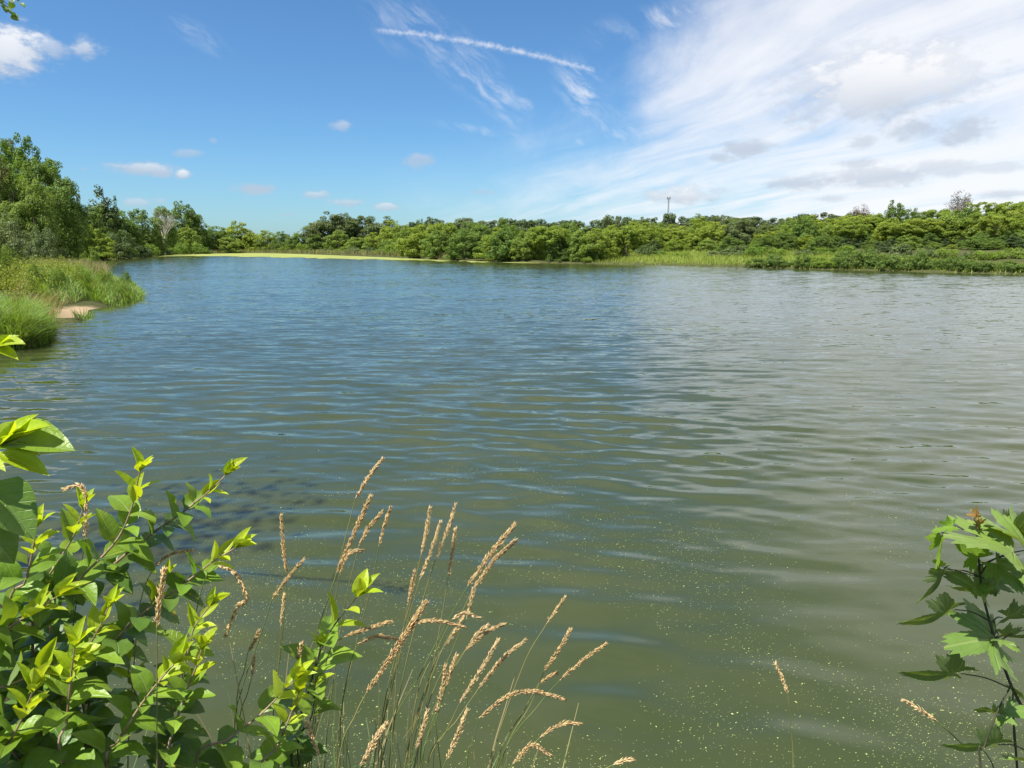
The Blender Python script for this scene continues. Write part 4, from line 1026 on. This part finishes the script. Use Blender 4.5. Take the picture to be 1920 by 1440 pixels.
S([(1402, 866), (1300, 950), (1195, 1080)], [(1100, 1220), (960, 1440)], 1.62, .007, 110, 'long right-leaning')
S([(1580, 1130), (1450, 1098), (1330, 1115), (1195, 1215)], [(1165, 1330), (1140, 1440)], 1.52, .008, 170, 'long arched')
S([(1092, 940), (1070, 1000), (1048, 1070)], [(1010, 1200), (930, 1440)], 1.62, .006, 70, 'upright')
S([(1045, 985), (1030, 1080), (1000, 1195)], [(970, 1300), (940, 1440)], 1.62, .006, 80, 'upright')
S([(962, 1188), (940, 1270), (912, 1350)], [(895, 1420), (880, 1500)], 1.58, .007, 80, 'low')
S([(1140, 1185), (1100, 1290), (1050, 1400)], [(1030, 1450), (1000, 1560)], 1.55, .008, 110, 'low thick')
S([(772, 1250), (720, 1330), (665, 1430)], [(640, 1480), (600, 1600)], 1.25, .009, 120, 'low near')
S([(1650, 1240), (1560, 1245), (1470, 1302)], [(1380, 1400), (1330, 1500)], 1.50, .008, 50, 'loose nodding')
S([(1508, 1378), (1430, 1340), (1350, 1420)], [(1320, 1470), (1290, 1560)], 1.48, .009, 70, 'loose nodding low')
S([(1882, 1402), (1845, 1408), (1800, 1425)], [(1700, 1480), (1600, 1600)], 1.46, .006, 40, 'bottom-edge')
S([(425, 1240), (445, 1310), (480, 1390)], [(500, 1450), (520, 1560)], 1.46, .007, 70, 'left-leaning low')
S([(396, 888), (390, 925), (383, 965)], [(380, 1100), (370, 1440)], 1.60, .007, 40, 'tiny upright')
S([(1455, 1247), (1468, 1275), (1477, 1302)], [(1483, 1360), (1486, 1480)], 1.55, .004, 60, 'lone slim', True)
S([(1698, 1315), (1728, 1333), (1757, 1352)], [(1800, 1392), (1870, 1470)], 1.35, .004, 60, 'left-pointing', True)
S([(424, 1188), (445, 1140), (462, 1120), (440, 1075), (408, 1060)], [(385, 1085), (365, 1160), (335, 1330), (320, 1500)], 1.45, .006, 170, 'hooked hanging', True)
S([(358, 1031), (318, 1040), (290, 1062)], [(268, 1110), (255, 1200), (240, 1480)], 1.52, .004, 70, 'arched thin', True)
S([(308, 1072), (300, 1120), (294, 1175)], [(294, 1280), (296, 1480)], 1.15, .006, 70, 'straight near', True)
S([(122, 917), (150, 912), (162, 940), (160, 1010)], [(150, 1080), (130, 1300)], 1.50, .004, 70, 'small curled', True)
STALKS.sort(key=lambda s: s[0][0][0])
rgs = np.random.default_rng(21)
for i, (head, stem, d_, r_, n_, look) in enumerate(STALKS):
    hp = [P(*q, d_) for q in head]; sp_ = [P(*q, d_) for q in stem]
    last = sp_[-1]; b0 = sp_[-2] if len(sp_) > 1 else hp[-1]
    drop = (last - b0); drop = drop / max(abs(drop.z), 0.05)
    gx_, gy_ = last.x + drop.x * 0.25, last.y + R.uniform(-0.05, 0.12)
    s_ = float(shore(gx_, gy_)[0])
    while s_ < 0.08:
        gy_ -= 0.06; s_ = float(shore(gx_, gy_)[0])
    rootp = Vector((gx_, gy_, hgt(gx_, gy_) - 0.02))
    e = empty('grass_stalk', rootp)
    o_ = WORDS[i] if i < len(WORDS) else None
    txt = '%s from the left' % o_ if i < 25 else ('rightmost' if i == len(STALKS) - 1 else '%s from the right' % WORDS[len(STALKS) - 1 - i])
    tag(e, '%s tan grass seed head, %s of the stalks' % (look, txt), 'grass', 'tan grass stalks of the near bank')
    pts = [Vector((0, 0, -0.03)), (last - rootp) * 0.5 + Vector((0, 0.0, 0.02))] + [q - rootp for q in reversed(sp_)]
    cs = curve(pts + [hp[-1] - rootp], 22)
    g = Geo(); tube(g, cs, np.linspace(0.0019, 0.0010, len(cs)), 5)
    obj('stem', g.mesh('stalk_stem', M['stalk'] if i % 3 else M['stalk_green'], True), e)
    ch = curve([q - rootp for q in reversed(hp)], 18)
    g = Geo(); tube(g, ch, np.linspace(0.0012, 0.0006, len(ch)), 4); spike(g, ch, r_ * 0.58, int(n_ * 3.2), rgs)
    obj('seed_head', g.mesh('seed_head', M['seed']), e)
    if i % 2 == 0 and look not in ('lone slim', 'left-pointing'):
        g = Geo(); k = R.randrange(3, 8); b_ = cs[k]
        a = R.uniform(0, 6.28); ln = R.uniform(0.22, 0.4)
        pts = np.array([b_ + np.array([math.cos(a) * ln * t ** 1.4 * 0.6, math.sin(a) * ln * t ** 1.4 * 0.35, ln * (t - 0.55 * t * t)]) for t in np.linspace(0, 1, 7)])
        sd_ = np.array([-math.sin(a), math.cos(a), 0]) * 0.005
        w_ = (1 - np.linspace(0, 1, 7) ** 2)[:, None]
        v = np.concatenate([pts - sd_ * w_, pts + sd_ * w_ + [0, 0, 0.001]])
        q = [(j, j + 1, j + 8, j + 7) for j in range(6)]
        g.add(v, q); obj('blade', g.mesh('stalk_blade', M['blade'], True), e)

# tufts of blades and dry straw at the foot of the stalks
g = Geo()
def tuft(px0, px1, py, d0, d1, n, h0, h1, lean, w0=0.003, w1=0.009):
    for _ in range(n):
        q = P(R.uniform(px0, px1), py, R.uniform(d0, d1)); x_, y_ = q.x, q.y
        while float(shore(x_, y_)[0]) < 0.05: y_ -= 0.05
        z_ = hgt(x_, y_)
        blades(g, np.array([x_]), np.array([y_]), np.array([z_ - 0.02]), np.array([R.uniform(h0, h1)]), np.array([R.uniform(w0, w1)]), np.array([R.uniform(*lean)]), 6)
tuft(380, 1000, 1440, 1.5, 2.0, 150, 0.55, 1.05, (0.1, 0.5))
tuft(1000, 1300, 1440, 1.5, 1.9, 26, 0.45, 0.8, (0.1, 0.5))
tuft(-40, 400, 1440, 1.5, 2.3, 90, 0.3, 0.8, (0.1, 0.6))
tuft(1850, 2100, 1440, 1.3, 1.7, 40, 0.6, 1.1, (0.1, 0.5))
tag(obj('bank_blades', g.mesh('bank_blades', M['blade'])), 'thin green grass blades rising at the bottom edge of the near bank', 'grass', kind='stuff')

g = Geo()
tuft(470, 1000, 1440, 1.5, 1.95, 130, 0.7, 1.25, (0.05, 0.4))
tuft(380, 1250, 1440, 1.5, 1.95, 60, 0.5, 0.9, (0.1, 0.7))
tuft(-40, 420, 1440, 1.55, 2.4, 50, 0.3, 0.7, (0.1, 0.8))
tag(obj('dry_blades', g.mesh('dry_blades', M['tan'])), 'thin dry tan stems and blades tangled between the seed heads', 'grass', kind='stuff')

# maple sapling at the right edge
def maple_shape(name, mat, cup, seed):
    lobes = [(-128, .46), (-100, .34), (-78, .70), (-58, .50), (-47, .74), (-30, .33), (-19, .62), (-12, .84), (0, 1.0), (12, .84), (19, .62), (30, .33), (47, .74), (58, .50), (78, .70), (100, .34), (128, .46)]
    rg = np.random.default_rng(seed); pts = []
    for k, (a, r) in enumerate(lobes):
        pts.append((a, r))
        if k < len(lobes) - 1:
            a2, r2 = lobes[k + 1]; f = 0.5
            for f, kk in ((0.22, 0.93), (0.42, 1.06), (0.62, 0.92), (0.8, 1.05)):
                pts.append((a + (a2 - a) * f, (r + (r2 - r) * f) * kk * rg.uniform(0.97, 1.03)))
    v = [(0, 0.10, 0)]; inner = []
    def z(x, y): return cup * (x * x * 1.1) - 0.16 * (y - 0.1) ** 2 + 0.075 * math.sin(6 * x + seed) * math.cos(5 * y + seed) - 0.10 * abs(math.sin(3.1 * math.atan2(x, y - 0.0999))) * math.hypot(x, y - 0.1)
    rim = [(math.sin(math.radians(a)) * r * 0.72, 0.10 + math.cos(math.radians(a)) * r * 0.9) for a, r in pts]
    half = [(x * 0.5, 0.1 + (y - 0.1) * 0.5) for x, y in rim]
    v += [(x, y, z(x, y)) for x, y in half] + [(x, y, z(x, y)) for x, y in rim]
    n = len(rim)
    q = [(1 + i, 1 + n + i, 2 + n + i, 2 + i) for i in range(n - 1)]
    t = [(0, 1 + i, 2 + i) for i in range(n - 1)]
    g = Geo(); g.add(v, [x[::-1] for x in q], [x[::-1] for x in t])
    return g.mesh(name, mat, True)
MAPLE = [maple_shape('maple_leaf', M['leaf_maple'], c_, k) for k, c_ in enumerate((0.25, 0.55, -0.25, 0.8))]
MDRY = maple_shape('maple_leaf_dry', M['leaf_dry'], 1.6, 9)
MNEW = maple_shape('maple_leaf_new', M['leaf_mid'], 1.1, 7)
mx_, my_ = 1.12, 1.05
mroot = Vector((mx_, my_, hgt(mx_, my_) - 0.02))
maple = empty('maple_sapling', mroot); tag(maple, 'young maple sapling with toothed lobed leaves at the right edge', 'sapling')
D_ = 1.22
def mstem(pts, r0, r1, nm='stem'):
    g = Geo(); c = curve(pts, 20); tube(g, c, np.linspace(r0, r1, len(c)), 7)
    return obj(nm, g.mesh(nm, M['twig_dark'], True), maple)
main_px = [(1990, 1480), (1926, 1345), (1895, 1283), (1873, 1222), (1855, 1162), (1842, 1110), (1835, 1050), (1832, 1000)]
main = [Vector((0, 0, -0.05)), Vector((0.0, 0.06, 0.5))] + [P(a, b, D_) - mroot for a, b in main_px]
st = mstem(main, 0.0036, 0.0016)
side1 = mstem([Vector((-0.06, 0.05, -0.05)), Vector((-0.10, 0.12, 0.6))] + [P(a, b, 1.18) - mroot for a, b in [(1840, 1450), (1846, 1400), (1872, 1330), (1896, 1285)]], 0.0024, 0.0014)
side2 = mstem([Vector((0.02, 0.05, -0.05))] + [P(a, b, 1.24) - mroot for a, b in [(1908, 1450), (1903, 1400), (1900, 1340), (1899, 1290)]], 0.0024, 0.0014)
# leaf: base px, tip px, attachment px on stem, length scale, normal hint, shape
for (bx, by, tx, ty, ax_, ay_, nrm, k, dd, wd) in [
        (1912, 1040, 1790, 984, 1838, 1060, (-.1, -.35, .9), 0, -0.03, 1.2), (1932, 1030, 1868, 966, 1838, 1060, (.1, -.4, .9), 3, 0.02, 1.1), (1905, 1000, 1935, 960, 1836, 1040, (.5, -.2, .8), 1, 0.05, 1.2),
        (1775, 1068, 1712, 1126, 1845, 1085, (-0.70, 0.92, 0.30), 1, 0.0, 0.9), (1843, 1112, 1768, 1060, 1842, 1110, (-0.10, 0.77, 0.65), 3, 0.01, 1.0), (1850, 1105, 1835, 1055, 1842, 1112, (0.00, 0.82, 0.45), 1, 0.03, 0.9),
        (1850, 1092, 1935, 1070, 1842, 1108, (.1, -.45, .85), 0, 0.04, 1.3), (1862, 1050, 1925, 1110, 1840, 1075, (-.2, -.5, .85), 2, -0.02, 1.2), (1790, 1143, 1680, 1160, 1853, 1163, (-0.10, 0.87, 0.60), 1, 0.0, 1.0),
        (1880, 1158, 1960, 1140, 1858, 1168, (0.20, 0.92, 0.55), 1, 0.0, 1.1), (1873, 1196, 1785, 1205, 1866, 1200, (-.05, -.62, .75), 0, 0.0, 1.35), (1873, 1196, 1912, 1218, 1866, 1200, (.1, -.5, .8), 2, -0.01, 1.1),
        (1872, 1190, 1935, 1186, 1864, 1190, (0.10, 0.92, 0.55), 1, 0.03, 1.0), (1860, 1185, 1818, 1165, 1862, 1190, (-0.20, 0.92, 0.55), 3, 0.02, 1.0), (1802, 1263, 1683, 1250, 1893, 1290, (-0.05, 0.92, 0.60), 1, 0.0, 0.95),
        (1872, 1338, 1826, 1322, 1880, 1320, (-0.10, 0.72, 0.65), 3, 0.0, 1.2), (1872, 1338, 1935, 1325, 1880, 1320, (.0, -.5, .85), 0, 0.01, 1.2), (1872, 1396, 1763, 1386, 1925, 1408, (-0.05, 0.87, 0.60), 1, 0.0, 1.0),
        (1915, 1425, 1880, 1418, 1930, 1430, (0, .4, .9), 1, 0.0, 1.0), (1895, 1285, 1930, 1315, 1896, 1284, (.3, .2, .9), 2, 0.0, 0.8), (1930, 1180, 1990, 1200, 1868, 1205, (.2, -.4, .9), 0, 0.05, 1.0)]:
    b_ = P(bx, by, D_ + dd) - mroot; t_ = P(tx, ty, D_ + dd - 0.05 * (nrm[1] < 0) + 0.0) - mroot
    ln = max((t_ - b_).length, 0.05)
    lf = put_leaf(MAPLE[k], st, b_, t_ - b_, nrm, ln * 1.02, wd * 0.9)
    a_ = P(ax_, ay_, D_) - mroot
    g = Geo(); tube(g, curve([a_, (a_ + b_) / 2 + Vector((0, 0, 0.006)), b_], 6), np.linspace(0.0016, 0.001, 7), 5)
    obj('petiole', g.mesh('petiole', M['twig_dark'], True), st)
for (bx, by, tx, ty, me_, nrm, wd) in [(1835, 968, 1801, 960, MDRY, (0, -.6, .8), 1.2), (1828, 972, 1838, 948, MDRY, (.3, -.6, .6), 1.2), (1838, 985, 1822, 968, MDRY, (0, -.9, .4), 1.4), (1838, 1050, 1802, 1018, MNEW, (-.3, -.8, .4), 1.3),
                                       (1790, 985, 1752, 994, MNEW, (0, -.6, .7), 0.7), (1766, 998, 1752, 1060, MNEW, (-.9, -.4, .1), 0.5), (1765, 1062, 1752, 1052, MNEW, (-.6, -.6, .4), 0.9), (1843, 1110, 1862, 1100, MNEW, (0, -.6, .8), 1.0), (1850, 1120, 1830, 1105, MNEW, (0, -.7, .6), 1.2)]:
    b_ = P(bx, by, D_ - 0.01) - mroot; t_ = P(tx, ty, D_ - 0.02) - mroot
    lf = put_leaf(me_, st, b_, t_ - b_, nrm, (t_ - b_).length * (0.6 if me_ is MDRY else 1.1), wd)
    a_ = P(1834 + (by > 1080) * 9, min(by + 20, 1112), D_) - mroot
    g = Geo(); tube(g, curve([a_, (a_ + b_) / 2, b_], 5), 0.0009, 4); obj('petiole', g.mesh('petiole', M['twig_dark'], True), st)

# twig tip of a neighbouring bush, just touching the right edge
# overhanging tree at the upper left corner
tx_, ty_ = -7.6, 3.2
tr_ = Vector((tx_, ty_, hgt(tx_, ty_) - 0.05)); e = empty('overhanging_tree', tr_)
tag(e, 'tree whose leafy twig tip hangs into the top left corner', 'tree')
g = Geo(); tube(g, curve([(0, 0, -0.2), (0.1, 0.1, 2.5), (0.05, 0.3, 5.2), (0.2, 0.4, 8.0)], 14), np.linspace(0.2, 0.07, 15), 9)
obj('trunk', g.mesh('overhang_trunk', M['bark'], True), e)
tip = P(14, 8, 4.1) - tr_
g = Geo(); lim = curve([(0.06, 0.12, 2.6), (1.6, 0.2, 3.9), tip + Vector((-2.2, 0.05, 0.65)), tip + Vector((-1.1, 0.05, 0.45)), tip + Vector((-0.45, 0.0, 0.3)), tip + Vector((-0.12, 0, 0.1)), tip], 22); tube(g, lim, np.linspace(0.022, 0.002, 23), 6)
br = obj('branch', g.mesh('overhang_branch', M['bark'], True), e)
for k in range(80):
    u = R.uniform(0.3, 1.0) ** 0.5; q = Vector([np.interp(u, np.linspace(0, 1, 23), lim[:, j]) for j in range(3)])
    q += Vector((R.gauss(0, .04), R.gauss(0, .06), R.gauss(-0.01, .035)))
    put_leaf('old', br, q, (R.gauss(0.3, .5), R.gauss(0, .6), -0.8), (R.gauss(0, .5), -0.4, 0.8), R.uniform(0.035, 0.055), 1.1)
g = Geo(); n = 650
c = np.array([[0.15, 0.35, 8.2]]) + rng.normal(size=(n, 3)) * np.array([0.7, 0.8, 0.8])
c = c[(c[:, 0] < 1.1)]
cards(g, c, unit(rng.normal(size=c.shape) * 0.7 + np.array([0, 0, 0.8])), rng.uniform(0.08, 0.16, len(c)), 0.7)
o = obj('crown', g.mesh('overhang_crown', M['cotton']), e)
